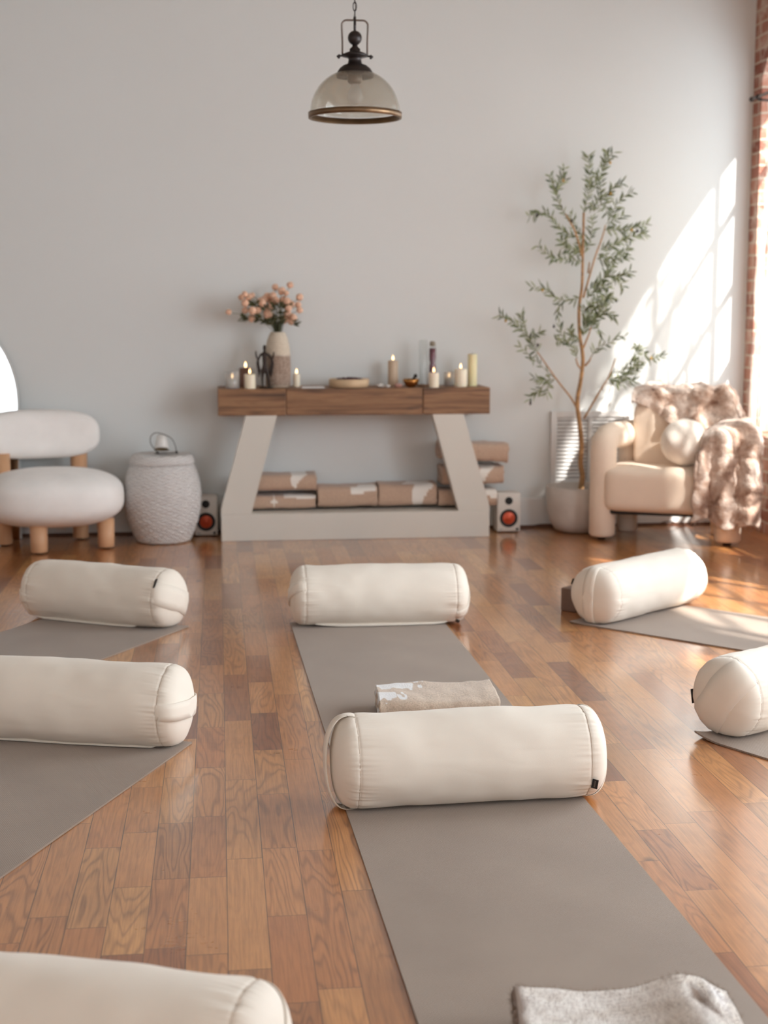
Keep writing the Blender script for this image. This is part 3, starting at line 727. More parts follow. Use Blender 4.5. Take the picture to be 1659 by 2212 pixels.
def streak(u, v, z): return 1.0 if (0.62 < z - (u - .3) * .12 < 0.86 and 0.1 < u < 0.95 and v < 0.1) else 0.0
def stripe(u, v, z): return 1.0 if (z > 0.55 and u > -0.4) else 0.0
def top_leaf(u, v, z):
    a = (u - 0.55) / 0.42; b = (z - 0.45) / 0.6
    c1 = v < 0 and a * a + b * b < 1 and (u - 0.98) ** 2 / 0.25 + (z + 0.05) ** 2 / 0.7 > 1
    c2 = z > 0.85 and v > -0.6 and abs(u - 0.35 - v * .3) < 0.4
    return 1.0 if (c1 or c2) else 0.0
def shelf_blanket(x0, x1, zb, zt, pat, seed, label, Y=7.998, d=0.225, rz=0, ry=0, wob=1.0, group='folded tan blankets stored in the fireplace surround'):
    w = x1 - x0
    o = folded(w, d, zt - zb, 'blanket', pat, seed, 2, wob=wob)
    o.location = ((x0 + x1) / 2, Y, zb); o.rotation_euler = (0, ry, rz)
    return tag(o, label, 'blanket', group)
B0 = 0.151
def X(px, Y=7.885): return at(px, 1080, Y).x
shelf_blanket(X(538), X(682), B0, B0 + 0.098, star, 1, 'folded tan blanket with a white star, bottom of the left pair in the fireplace')
shelf_blanket(X(544), X(684), B0 + 0.100, B0 + 0.216, swoosh, 2, 'folded tan blanket with a white leaf shape, top of the left pair in the fireplace')
shelf_blanket(X(687), X(815), B0, B0 + 0.148, streak, 3, 'folded tan blanket second from the left on the fireplace floor, thin white streak')
shelf_blanket(X(819), X(944), B0, B0 + 0.158, top_leaf, 4, 'folded tan blanket third on the fireplace floor, big white leaf on its right end')
shelf_blanket(X(948), X(1072, 7.9), B0, B0 + 0.118, stripe, 5, 'folded tan blanket at the bottom of the leaning right-hand stack', Y=7.99, d=0.22)
shelf_blanket(X(956, 7.9), X(1087, 7.9), B0 + 0.120, B0 + 0.250, swoosh, 6, 'folded tan blanket with a white top, middle of the leaning right-hand stack', Y=7.99, d=0.22, wob=1.6)
shelf_blanket(X(950, 7.9), X(1095, 7.9), B0 + 0.252, B0 + 0.385, None, 7, 'rumpled tan blanket on top of the leaning stack beside the right fireplace leg', Y=7.99, d=0.22, ry=0.06, wob=2.2)

# ------------------------------------------------------------------ loudspeakers
def speaker(x0, x1, Y, label):
    w = x1 - x0; h = 0.228; d = 0.114
    t = thing('loudspeaker', label, 'speaker', ((x0 + x1) / 2, Y, 0.002), group='small white loudspeakers beside the fireplace')
    bm = bmesh.new(); box(bm, (-w / 2, 0, 0.004), (w / 2, d, h), 0.006, 3); obj('cabinet', bm, 'spk', t)
    rx = Matrix.Rotation(PI / 2, 4, 'X')
    def disc(name, prof, x, z, mat, par=t):
        bm = bmesh.new(); lathe(bm, prof, 40, mtx=Matrix.Translation((x, -0.0005, z)) @ rx); return obj(name, bm, mat, par)
    disc('woofer_ring', [(0.051, 0), (0.052, 0.004), (0.046, 0.006), (0.036, 0.002), (0.034, 0)], 0, 0.082, 'black')
    disc('woofer_cone', [(0.036, 0.001), (0.034, 0.0025), (0.016, 0.001), (0.013, 0.004), (0.006, 0.007), (0, 0.0075)], 0, 0.082, 'copper')
    disc('tweeter', [(0.022, 0), (0.022, 0.003), (0.016, 0.003), (0.012, 0.001), (0.007, 0.004), (0, 0.005)], 0, 0.182, 'black')
    bm = bmesh.new(); lathe(bm, [(0, 0), (0.007, 0), (0.007, 0.006), (0, 0.007)], 20, mtx=Matrix.Translation((w / 2 - 0.018, 0, 0.018)) @ rx); obj('volume_knob', bm, 'black', t)
    bm = bmesh.new(); box(bm, (-w / 2 + 0.012, -0.0015, 0.014), (-w / 2 + 0.034, 0.001, 0.019)); obj('badge', bm, 'ventd', t, smooth=False)
    for sx in (-1, 1):
        for yy in (0.02, d - 0.02):
            bm = bmesh.new(); lathe(bm, [(0, 0), (0.008, 0), (0.008, 0.005), (0, 0.005)], 12, (sx * (w / 2 - 0.02), yy, 0)); obj('rubber_foot', bm, 'black', t)
speaker(1.568, 1.704, 7.925, 'small white loudspeaker with a copper cone, right of the fireplace')
speaker(-0.149, -0.020, 7.98, 'small white loudspeaker with a copper cone, between wicker hamper and fireplace')
bm = bmesh.new(); tube(bm, spline([(1.64, 8.06, 0.006), (1.74, 8.04, 0.005), (1.80, 8.08, 0.005), (1.88, 8.085, 0.02), (2.2, 8.09, 0.005), (2.5, 8.06, 0.005), (2.62, 8.05, 0.03), (2.72, 8.06, 0.006), (2.95, 8.08, 0.005)], 8), 0.0035, 8)
tag(obj('power_cable', bm, 'cable'), 'thin brown cable lying along the foot of the far wall behind the armchair', 'cable')

# ------------------------------------------------------------------ wall vent
vt = thing('wall_vent', 'white slatted return air grille set low in the wall behind the tree', 'vent', (1.918, WY - 0.012, 0.235))
VW, VH = 0.47, 0.445
bm = bmesh.new()
for a, b in (((0, 0), (0.035, VH)), ((VW - 0.035, 0), (VW, VH)), ((0.035, 0), (VW - 0.035, 0.035)), ((0.035, VH - 0.035), (VW - 0.035, VH)), ((VW / 2 - 0.012, 0.035), (VW / 2 + 0.012, VH - 0.035))):
    box(bm, (a[0], -0.012, a[1]), (b[0], 0.011, b[1]), 0.003)
obj('frame', bm, 'ventm', vt, smooth=False)
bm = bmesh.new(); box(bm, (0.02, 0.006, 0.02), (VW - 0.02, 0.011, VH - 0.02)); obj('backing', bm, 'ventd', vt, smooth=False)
bm = bmesh.new(); n = 17
for k in range(n):
    z = 0.045 + (VH - 0.09) * k / (n - 1)
    box(bm, (0.03, -0.009, -0.0018), (VW - 0.03, 0.009, 0.0018), mtx=Matrix.Translation((0, 0, z)) @ Matrix.Rotation(0.95, 4, 'X'))
obj('louvres', bm, 'ventm', vt, smooth=False)

# ------------------------------------------------------------------ wicker hamper
wk = thing('wicker_hamper', 'white woven barrel-shaped wicker hamper with a lid, beside the left chair', 'basket', (-0.317, 7.85, 0))
bm = bmesh.new(); pr = [(0, 0.001), (0.138, 0.001), (0.148, 0.008), (0.168, 0.05), (0.193, 0.12), (0.208, 0.20), (0.211, 0.27), (0.202, 0.34), (0.184, 0.40), (0.172, 0.428)]
def pr_at(z):
    for (r0, z0), (r1, z1) in zip(pr[1:], pr[2:]):
        if z <= z1: return r0 + (r1 - r0) * (z - z0) / max(1e-6, z1 - z0)
    return pr[-1][0]
seg = 220; zs = [0.003 + 0.425 * k / 110 for k in range(111)]; rings = []
for z in zs:
    rings.append([bm.verts.new(((pr_at(z) + 0.0030 * math.sin(22 * a) * math.sin(2 * PI * z / 0.024) + 0.0012 * nz((math.cos(a) * 6, math.sin(a) * 6, z * 40), 1, 3)) * math.cos(a), (pr_at(z) + 0.0030 * math.sin(22 * a) * math.sin(2 * PI * z / 0.024) + 0.0012 * nz((math.cos(a) * 6, math.sin(a) * 6, z * 40), 1, 3)) * math.sin(a), z)) for a in [2 * PI * i / seg for i in range(seg)]])
for p, q in zip(rings, rings[1:]):
    for i in range(seg): bm.faces.new((p[i], p[(i + 1) % seg], q[(i + 1) % seg], q[i]))
bm.faces.new(rings[0]); bm.faces.new(rings[-1])
obj('body', bm, 'wicker', wk)
bm = bmesh.new(); lathe(bm, [(0.173, 0.430), (0.178, 0.436), (0.175, 0.452), (0.164, 0.476), (0.154, 0.483), (0.140, 0.480), (0, 0.478)], 72); obj('lid', bm, 'wicker', wk)
# little lamp / cup with wire handle on the lid
cp = thing('wire_handled_cup', 'small tilted white enamel cup with a thin wire handle on the hamper lid', 'cup', (-0.327, 7.85, 0.4835))
bm = bmesh.new(); mt_ = Matrix.Translation((0.0, -0.045, 0.047)) @ Matrix.Rotation(math.radians(62), 4, 'X')
lathe(bm, [(0.0, -0.046 + 0.08), (0.018, 0.034), (0.022, 0.030), (0.036, -0.035), (0.034, -0.035), (0.019, 0.026), (0, 0.026)], 36, mtx=Matrix.Translation((0.01, 0.01, 0.060)) @ Matrix.Rotation(math.radians(-24), 4, 'X') @ Matrix.Scale(1.18, 4) , cap=False)
obj('cup', bm, 'cupw', cp)
bm = bmesh.new(); lathe(bm, [(0.0, 0.024), (0.0185, 0.024), (0.0325, -0.030), (0.031, -0.030), (0.017, 0.021), (0, 0.021)], 30, mtx=Matrix.Translation((0.01, 0.01, 0.060)) @ Matrix.Rotation(math.radians(-24), 4, 'X') @ Matrix.Scale(1.18, 4), cap=False); obj('lining', bm, 'cupin', cp)
bm = bmesh.new(); tube(bm, spline([(-0.012, 0, 0.004), (-0.046, 0, 0.05), (-0.050, 0, 0.088), (-0.030, 0, 0.112), (0.004, 0, 0.112), (0.058, 0, 0.088), (0.082, 0, 0.05), (0.090, 0, 0.005)], 8), 0.0022, 8); obj('handle', bm, 'wire', cp)
bm = bmesh.new()
for x in (-0.012, 0.090): sphere(bm, (x, 0, 0.006), 0.008, 12)
tube(bm, [(-0.03, 0, 0.003), (0.1, 0, 0.003)], 0.0025, 8); obj('base_bar', bm, 'wire', cp)

# ------------------------------------------------------------------ soft shapes
def pebble(bm, c, sx, sy, sz, e=2.6, ez=2.3, seg=72, ring=36, seed=0, rot=0, bend=0.0, wob=0.004):
    """rounded cushion; superellipse in plan (e) and in section (ez)"""
    rows = []; allv = []
    def se(a, p): s = math.sin(a); c_ = math.cos(a); return (math.copysign(abs(c_) ** (2 / p), c_), math.copysign(abs(s) ** (2 / p), s))
    cr, sr = math.cos(rot), math.sin(rot)
    for j in range(ring + 1):
        ph = -PI / 2 + PI * j / ring; cz, szn = se(ph, ez); row = []
        for i in range(seg):
            th = 2 * PI * i / seg; cx, cy = se(th, e)
            p = Vector((sx * cx * cz, sy * cy * cz, sz * szn))
            if bend: p.y += bend * (p.x / sx) ** 2
            p += p.normalized() * wob * nz(p, 5, seed)
            p = Vector((p.x * cr - p.y * sr, p.x * sr + p.y * cr, p.z))
            row.append(bm.verts.new(p + Vector(c)))
            if j in (0, ring): break
        rows.append(row); allv += row
    for a, b in zip(rows, rows[1:]):
        for i in range(seg):
            k = (i + 1) % seg
            if len(a) == 1: bm.faces.new((a[0], b[k], b[i]))
            elif len(b) == 1: bm.faces.new((a[i], a[k], b[0]))
            else: bm.faces.new((a[i], a[k], b[k], b[i]))
    return allv

# ------------------------------------------------------------------ left accent chair
ch = thing('pebble_chair', 'low rounded white boucle chair on four stubby light wood legs, at the left', 'chair', (-0.88, 7.73, 0))
O = Vector((-0.88, 7.73, 0))
bm = bmesh.new(); pebble(bm, (-0.010, -0.03, 0.275), 0.374, 0.335, 0.152, 2.5, 2.7, rot=math.radians(6)); obj('seat', bm, 'boucle', ch)
bd = Vector((0.89, 0.45, 0)); bn = Vector((-0.45, 0.89, 0))
bm = bmesh.new(); pebble(bm, (-0.112, 0.21, 0.592), 0.322, 0.105, 0.134, 4.0, 3.0, rot=math.atan2(.30, .95), bend=-0.07); obj('backrest', bm, 'boucle', ch)
for (x, y, hh) in ((-.948, 7.50, .16), (-.613, 7.64, .16), (-1.168, 7.795, .5), (-.777, 7.975, .5)):
    bm = bmesh.new(); lathe(bm, [(0, 0.008), (0.040, 0.008), (0.043, 0.012), (0.046, hh), (0, hh)], 36, (x - O.x, y - O.y, 0)); lg = obj('leg', bm, 'lwood', ch)
    bm = bmesh.new(); lathe(bm, [(0, 0.0), (0.02, 0.0), (0.02, 0.009), (0, 0.009)], 20, (x - O.x, y - O.y, 0)); obj('foot_glide', bm, 'black', lg)

# ------------------------------------------------------------------ arched floor mirror leaning on the wall
mr = thing('arched_floor_mirror', 'arched mirror behind the left chair reflecting bright daylight', 'mirror', (-1.710, WY - 0.150, 0.003))
def arch_poly(hw, spring, n=28): 
    return [(-hw, 0), (hw, 0)] + [(hw * math.cos(PI * k / n), spring + hw * math.sin(PI * k / n)) for k in range(n + 1)]
tl = math.radians(-5.2)
bm = bmesh.new(); prism(bm, arch_poly(0.60, 0.755), -0.004, 0.0); bmesh.ops.transform(bm, matrix=Matrix.Rotation(tl, 4, 'X'), verts=bm.verts)
t = NT('mirror_silver'); M['mirror'] = t.done(t.bsdf((0.93, 0.94, 0.94, 1), 0.015, Metallic=1.0)); obj('mirror_glass', bm, 'mirror', mr, smooth=False)
bm = bmesh.new()
outer = arch_poly(0.608, 0.755); inner = arch_poly(0.598, 0.755)
for (pl) in (outer,):
    prism(bm, pl, 0.001, 0.022)
bmesh.ops.transform(bm, matrix=Matrix.Rotation(tl, 4, 'X'), verts=bm.verts); obj('backing_frame', bm, 'paint', mr, smooth=False)

# ------------------------------------------------------------------ armchair (right)
AR = math.radians(-24)
AO = Vector((2.106, 7.640, 0))
ac = thing('barrel_armchair', 'cream boucle armchair with thick rounded arms under a fur throw, by the window', 'armchair', AO, AR)
SPN, DEP, AR_R = 0.68, 0.38, 0.072
bm = bmesh.new(); pebble(bm, (SPN / 2 - 0.005, 0.17, 0.287), SPN / 2 - 0.012, 0.275, 0.130, 9, 6, seg=96, wob=0.006); obj('seat_cushion', bm, 'boucle2', ac)
bm = bmesh.new(); box(bm, (0.05, -0.06, 0.150), (SPN - 0.05, DEP + 0.03, 0.175), 0.01); obj('seat_frame', bm, 'black', ac, smooth=False)
bm = bmesh.new()
vs = pebble(bm, (SPN / 2 + 0.045, DEP - 0.075, 0.570), SPN / 2 - 0.09, 0.095, 0.215, 7, 5, seg=96, wob=0.008, bend=-0.04)
obj('backrest', bm, 'boucle2', ac)
for sx in (0, SPN):
    bm = bmesh.new()
    q = 0.105 if sx == 0 else -0.105
    pth = [(sx, 0, 0.018), (sx, 0, 0.03), (sx, 0, 0.2), (sx, 0, 0.40), (sx, 0.0, 0.49), (sx, 0.012, 0.535), (sx + q * .15, 0.05, 0.565), (sx + q * .35, 0.10, 0.572), (sx + q * .7, 0.2, 0.572), (sx + q, DEP - 0.05, 0.572), (sx + q, DEP - 0.01, 0.572), (sx + q, DEP + 0.015, 0.572), (sx + q, DEP + 0.028, 0.572)]
    rr = [AR_R - 0.012, AR_R, AR_R, AR_R, AR_R * 1.02, AR_R * 1.03, AR_R * 1.03, AR_R, AR_R, AR_R, AR_R * 0.88, AR_R * 0.6, AR_R * 0.25]
    tube(bm, pth, rr, 40); obj('arm', bm, 'boucle2', ac)
    bm = bmesh.new(); lathe(bm, [(0, 0.0), (0.022, 0.0), (0.022, 0.02), (0, 0.02)], 20, (sx, 0, 0)); obj('foot_glide', bm, 'black', ac)
for sx in (0.09, SPN - 0.06):
    bm = bmesh.new(); lathe(bm, [(0, 0.0), (0.05, 0.0), (0.058, 0.008), (0.060, 0.5), (0.03, 0.53), (0, 0.535)], 32, (sx, DEP - 0.02, 0)); obj('rear_leg', bm, 'boucle2', ac)

# ball cushion
bm = bmesh.new(); pebble(bm, (0, 0, 0.128), 0.132, 0.128, 0.128, 2.0, 2.0, seg=56, ring=32, wob=0.006, seed=4)
o = obj('ball_cushion', bm, 'ballfab')
R3 = Matrix.Rotation(AR, 4, 'Z')
bp = AO + (R3 @ Vector((0.435, 0.075, 0)))
o.location = (bp.x, bp.y, 0.4165); tag(o, 'round white teddy ball cushion sitting on the armchair seat', 'cushion')

# fur throw: sheet over the backrest and over the right arm, hanging to near the floor
def fur_sheet(bm, f, nu, nv, seed, amp=0.014, flip=False):
    g = [[None] * (nv + 1) for _ in range(nu + 1)]
    P = [[Vector(f(i / nu, j / nv)) for j in range(nv + 1)] for i in range(nu + 1)]
    for i in range(nu + 1):
        for j in range(nv + 1):
            a = P[min(i + 1, nu)][j] - P[max(i - 1, 0)][j]; b = P[i][min(j + 1, nv)] - P[i][max(j - 1, 0)]
            n = a.cross(b); n = n.normalized() if n.length > 1e-9 else Vector((0, 0, 1))
            if flip: n = -n
            p = P[i][j]
            g[i][j] = p + n * (amp * (nz(p, 11, seed) * 1.3 + nz(p, 26, seed) * 0.7) + 0.006)
    top = [[bm.verts.new(g[i][j]) for j in range(nv + 1)] for i in range(nu + 1)]
    for i in range(nu):
        for j in range(nv): bm.faces.new((top[i][j], top[i + 1][j], top[i + 1][j + 1], top[i][j + 1]))
bm = bmesh.new()
def hang(u, v):      # u across the front of the right arm, v along: inside of arm -> over -> down the front
    # path (local y, z) : starts on the backrest side, runs forward over the arm, then down the front
    x = SPN - 0.17 + u * (0.285 + 0.05 * min(1, v * 2))
    L = v * 1.0
    fold = 0.022 * math.sin(u * 15 + 1.0) * min(1, max(0, (v - 0.35) * 4)) 
    crown = math.sqrt(max(0.0, 1 - min(1.0, abs(u - 0.56) * 2) ** 2.2))
    ztop = 0.50 + 0.155 * crown
    if v < 0.36: y = DEP + 0.01 - (v / 0.36) * (DEP - 0.02); z = ztop
    elif v < 0.5:
        a = (v - 0.36) / 0.14 * PI / 2; y = 0.03 - 0.125 * math.sin(a); z = ztop - 0.075 * (1 - math.cos(a))
    else:
        w_ = (v - 0.5) / 0.5; y = -0.095 - 0.03 * w_; zlow = (0.13 if u < 0.75 else 0.10) + 0.03 * math.sin(u * 9); z = (ztop - 0.075) * (1 - w_) + zlow * w_
    return (x, y - fold, z)
fur_sheet(bm, hang, 64, 110, 1.0, 0.016, flip=True)
def over(u, v):      # u from the left end of the backrest to the right arm, v from behind the backrest over its top and down the front
    x = 0.125 + u * (SPN - 0.08)
    drop = 0.02 + 0.34 * min(1.0, u * 1.25) 
    bow = -0.05 * ((x - SPN / 2) / (SPN / 2)) ** 2
    back = DEP + 0.035 + bow; front = DEP - 0.185 + bow; zt = 0.800 + 0.035 * nz((x * 5, v * 2, 0), 1, 3) + 0.02 * abs(math.sin(u * 9))
    if u > 0.85: zt -= (u - 0.85) * 0.9
    if v < 0.2: y = back; z = zt - 0.25 * (1 - v / 0.2)
    elif v < 0.5: k = (v - 0.2) / 0.3; y = back + (front - back) * k; z = zt + 0.02 * math.sin(PI * k)
    else: k = (v - 0.5) / 0.5; y = front - 0.015 * k - 0.02 * math.sin(u * 22) * k; z = zt - drop * k
    return (x, y, z)
fur_sheet(bm, over, 90, 70, 2.0, 0.022, flip=False)
th = obj('fur_throw', bm, 'fur'); th.location = AO; th.rotation_euler = (0, 0, AR)
tag(th, 'brown and cream faux fur throw draped over the armchair back and right arm', 'throw')
md = th.modifiers.new('thickness', 'SOLIDIFY'); md.thickness = 0.012; md.offset = 1
ps = th.modifiers.new('pile', 'PARTICLE_SYSTEM').particle_system; st = ps.settings
st.type = 'HAIR'; st.count = 26000; st.hair_length = 0.030; st.use_advanced_hair = True
st.brownian_factor = 0.012; st.root_radius = 0.9; st.tip_radius = 0.15; st.radius_scale = 0.0012; st.use_modifier_stack = False
st.factor_random = 0.010; st.display_step = 2; st.render_step = 3

# ------------------------------------------------------------------ olive tree
TY = 7.93
tr = thing('olive_tree', 'tall slender potted olive tree with narrow grey-green leaves and tiny fruit', 'plant', (2.035, TY, 0))
TO = Vector((2.035, TY, 0))
bm = bmesh.new(); lathe(bm, [(0, 0.002), (0.095, 0.002), (0.125, 0.015), (0.150, 0.05), (0.166, 0.10), (0.174, 0.17), (0.177, 0.262), (0.172, 0.266), (0.166, 0.262), (0.163, 0.215), (0, 0.215)], 64); obj('pot', bm, 'concrete', tr)
bm = bmesh.new(); lathe(bm, [(0.163, 0.212), (0.12, 0.222), (0.05, 0.227), (0, 0.228)], 40, cap=False)
for v in bm.verts: v.co.z += 0.008 * nz(v.co, 30)
o = obj('soil', bm, 'soil', tr)
def ZP(zx, zy, dy=0.0):
    return at(1060 + zx / 3.75, 310 + zy / 3.75, TY + dy) - TO
def PP(px, py, dy=0.0): return at(px, py, TY + dy) - TO
trunk = [PP(1254, 1062), PP(1258, 1030), PP(1254, 1000), PP(1256, 960), PP(1252, 915), PP(1247, 868), PP(1254, 825), PP(1259, 785), PP(1258, 760), PP(1252, 720), PP(1251, 665), PP(1257, 620), PP(1259, 550), PP(1261, 459)]
bm = bmesh.new()
sp_ = spline(trunk, 6); n = len(sp_); tube(bm, sp_, [0.0165 * (1 - 0.62 * i / n) for i in range(n)], 12)
obj('trunk', bm, 'bark', tr)
br = bmesh.new(); tw = bmesh.new()
def bw(pts, r0, r1, b=br):
    s = spline(pts, 6); n = len(s); tube(b, s, [r0 + (r1 - r0) * i / (n - 1) for i in range(n)], 7); return s
big = [
 [ZP(735, 1690), ZP(790, 1560, -.01), ZP(812, 1490, -.02)],
 [ZP(750, 1250), ZP(790, 1110, -.02), ZP(845, 920, -.03), ZP(900, 770, -.03), ZP(930, 660, -.03)],
 [ZP(790, 1050, -.02), ZP(800, 960, -.02)],
 [ZP(722, 2190), ZP(650, 2060, -.02), ZP(540, 1920, -.05), ZP(380, 1690, -.08)],
 [ZP(755, 2230), ZP(870, 2030, -.03), ZP(960, 1880, -.05), ZP(1010, 1740, -.06)],
 [ZP(745, 930), ZP(690, 730, -.02), ZP(640, 630, -.03), ZP(605, 570, -.03)],
 [ZP(735, 1830), ZP(705, 1790, -.02), ZP(690, 1740, -.02)],
 [ZP(765, 1800), ZP(800, 1760, -.02), ZP(812, 1730, -.02)]]
for b in big: bw(b, 0.0062, 0.0035)
obj('branches', br, 'bark', tr)
twigs = [  # (points, leaf density factor)
 ([(752, 560), (790, 400), (800, 250), (790, 90)], 1.5),
 ([(800, 380), (870, 300), (920, 180), (940, 60)], 1.6), ([(900, 220), (950, 120), (1000, 70)], 1.0),
 ([(800, 560), (860, 460), (890, 330), (850, 230)], 1.2),
 ([(830, 550), (920, 480), (940, 580)], 1.0), ([(870, 470), (950, 420), (990, 360), (1060, 320)], 1.6),
 ([(960, 620), (1010, 510), (1080, 430), (1150, 395)], 1.1), ([(935, 650), (1010, 620), (1080, 580)], 1.2),
 ([(920, 700), (1030, 700), (1150, 690), (1280, 640)], 1.7), ([(890, 860), (1000, 820), (1130, 755), (1260, 730)], 1.8),
 ([(870, 900), (990, 920), (1080, 880), (1130, 830)], 1.6), ([(860, 930), (960, 960), (1040, 940), (1120, 920)], 1.4),
 ([(800, 1180), (880, 1120), (960, 1060), (1050, 1080), (1130, 1035)], 1.8), ([(900, 1150), (960, 1020), (1000, 980)], 1.5),
 ([(960, 1080), (1040, 1120), (1080, 1170)], 1.3), ([(780, 1250), (850, 1180), (900, 1150), (950, 1170)], 1.6),
 ([(760, 1440), (830, 1340), (900, 1280), (1000, 1240)], 2.0), ([(800, 1480), (870, 1400), (940, 1370), (1010, 1410)], 1.8),
 ([(760, 1400), (760, 1350), (800, 1310), (870, 1230)], 1.6), ([(745, 1470), (800, 1430), (830, 1450)], 2.2), ([(812, 1490), (870, 1380), (920, 1290), (930, 1200)], 1.9),
 ([(812, 1500), (870, 1500), (880, 1560)], 1.2), ([(745, 1560), (760, 1500), (770, 1420)], 1.8),
 ([(812, 1730), (870, 1650), (960, 1620), (1040, 1560), (1090, 1560)], 0.8),
 ([(740, 1240), (640, 1270), (520, 1250), (430, 1170), (330, 1165)], 1.0), ([(600, 1280), (545, 1330), (545, 1400)], 0.8),
 ([(700, 1740), (660, 1640), (580, 1560), (560, 1480)], 1.1), ([(730, 1590), (670, 1580), (640, 1500)], 1.4), ([(640, 1620), (590, 1600), (530, 1605)], 1.0),
 ([(740, 950), (640, 945), (560, 935), (490, 930)], 1.2), ([(520, 930), (440, 880), (370, 825)], 0.9), ([(740, 880), (650, 860), (600, 840), (570, 770)], 2.0),
 ([(745, 900), (720, 860), (715, 790)], 2.0), ([(750, 900), (800, 800), (820, 700), (825, 600)], 1.3),
 ([(700, 750), (600, 720), (520, 640), (440, 560), (310, 590)], 1.4), ([(745, 760), (700, 700), (670, 640), (640, 570)], 1.3),
 ([(605, 570), (560, 500), (530, 400), (560, 300), (600, 200)], 1.4), ([(540, 420), (495, 320), (480, 250)], 1.1), ([(530, 400), (580, 330), (620, 280)], 0.8),
 ([(380, 1690), (300, 1560), (180, 1450), (60, 1390)], 1.2), ([(280, 1520), (260, 1440), (240, 1380)], 1.4), ([(320, 1560), (400, 1530)], 1.0),
 ([(380, 1690), (330, 1760), (300, 1700), (230, 1640)], 0.7), ([(520, 1910), (430, 1915), (350, 1905)], 1.5), ([(450, 1920), (470, 1980), (430, 2060)], 0.8), ([(430, 1960), (370, 2010), (310, 2080)], 1.2),
 ([(520, 1900), (430, 1820), (370, 1760)], 0.4),
 ([(950, 1900), (1050, 1900), (1150, 1850), (1210, 1780)], 2.0), ([(980, 1860), (1080, 1840), (1180, 1760)], 1.7), ([(1130, 1670), (1200, 1650), (1290, 1740), (1390, 1720)], 1.0), ([(1120, 1790), (1190, 1700), (1190, 1640)], 1.3), ([(960, 1910), (1060, 1940), (1160, 1920)], 1.6)]
lf = bmesh.new(); pats = []; random.seed(11); fruits = []
for pts, dens in twigs:
    dy0 = random.uniform(-0.16, 0.08)
    if pts[-1][0] > 900: dy0 = random.uniform(-0.12, 0.06)
    n = len(pts); P3 = [ZP(x, y, dy0 * i / (n - 1) if n > 1 else 0) for i, (x, y) in enumerate(pts)]
    s = bw(P3, 0.0024, 0.0010, tw)
    acc = 0; side = 1; step = 0.0115 / dens
    for a, b in zip(s, s[1:]):
        seg = (b - a); L = seg.length; d = seg.normalized(); acc += L
        while acc > step:
            acc -= step; side = -side
            p = a + seg * random.random()
            lat = d.cross(Vector((random.uniform(-.5, .5), -1, random.uniform(-.5, .5)))).normalized() * side
            ld = d * random.uniform(0.5, 1.1) + lat * random.uniform(0.4, 1.0) + Vector((random.uniform(-.3, .3), random.uniform(-.6, .6), random.uniform(-.3, .3)))
            leaf(lf, p, ld, Vector((random.uniform(-1, 1), -1, random.uniform(-.6, .9))), random.uniform(0.034, 0.060), random.uniform(0.0075, 0.0125), random.random() ** 1.0, pats, random.uniform(-.1, .35))
obj('twigs', tw, 'twig', tr)
o = obj('foliage', lf, 'leaf', tr, recalc=False); setpat(o, pats)
for zx, zy, m in ((375, 580, 0), (655, 625, 0), (1188, 710, 0), (1018, 1275, 0), (512, 1482, 0), (380, 1632, 0), (322, 2105, 0), (588, 300, 1), (968, 155, 1), (972, 405, 1), (1143, 700, 1), (122, 1435, 1), (420, 1188, 1), (1300, 1740, 1), (940, 1378, 0), (1190, 1835, 0)):
    bm = bmesh.new(); sphere(bm, ZP(zx, zy, -0.04), 0.0085, 14, (0.85, 0.85, 1.1)); tube(bm, [ZP(zx, zy, -0.04), ZP(zx, zy, -0.04) + Vector((0, 0.005, 0.018))], 0.0008, 5)
    obj('fruit', bm, 'oliveg' if m else 'olive', tr)

# ------------------------------------------------------------------ pendant lamp
LP = at(767, 250, 5.5)
pl = thing('pendant_lamp', 'dark metal pendant lamp with a clear glass dome and brass rim, hanging on a chain', 'lamp', (LP.x, 5.5, LP.z))
R = 0.174
bm = bmesh.new(); lathe(bm, [(R - 0.007, -0.010), (R + 0.002, -0.010), (R + 0.003, 0.010), (R - 0.006, 0.012), (R - 0.007, -0.010)], 96, cap=False); obj('rim', bm, 'brass', pl)
bm = bmesh.new()
pr = []
for k in range(21):
    a = math.radians(4 + 70 * k / 20); pr.append((R * 0.975 * math.cos(a) ** 0.92, 0.006 + 0.162 * math.sin(a)))
full = pr + [(r - 0.003, z - 0.002) for r, z in pr[::-1]]
vs = lathe(bm, full, 120, cap=False)
for v in bm.verts:
    a = math.atan2(v.co.y, v.co.x); rr = Vector((v.co.x, v.co.y, 0)); v.co += rr.normalized() * 0.0008 * math.sin(a * 60)
obj('glass_shade', bm, 'shade', pl)
bm = bmesh.new(); lathe(bm, [(0.070, 0.140), (0.070, 0.150), (0.066, 0.160), (0.058, 0.172), (0.044, 0.183), (0.027, 0.189), (0.024, 0.205), (0.028, 0.212), (0.048, 0.216), (0.050, 0.222), (0.036, 0.228), (0.020, 0.234), (0.020, 0.243), (0.010, 0.252), (0.010, 0.26), (0.0, 0.26)], 48, cap=False); obj('cap', bm, 'dkmetal', pl)
bm = bmesh.new(); sphere(bm, (0, 0, 0.283), 0.0265, 28); tube(bm, [(0, 0, 0.30), (0, 0, 0.36)], 0.005, 12); obj('ball_finial', bm, 'dkmetal', pl)
bm = bmesh.new(); arm = [(-0.047, 0, 0.222), (-0.047, 0, 0.27), (-0.049, 0, 0.325), (-0.046, 0, 0.338), (-0.036, 0, 0.346), (-0.02, 0, 0.347), (0, 0, 0.347), (0.02, 0, 0.347), (0.036, 0, 0.346), (0.046, 0, 0.338), (0.049, 0, 0.325), (0.047, 0, 0.27), (0.047, 0, 0.222)]
tube(bm, spline(arm, 4), 0.0036, 10); obj('yoke', bm, 'pewter', pl)
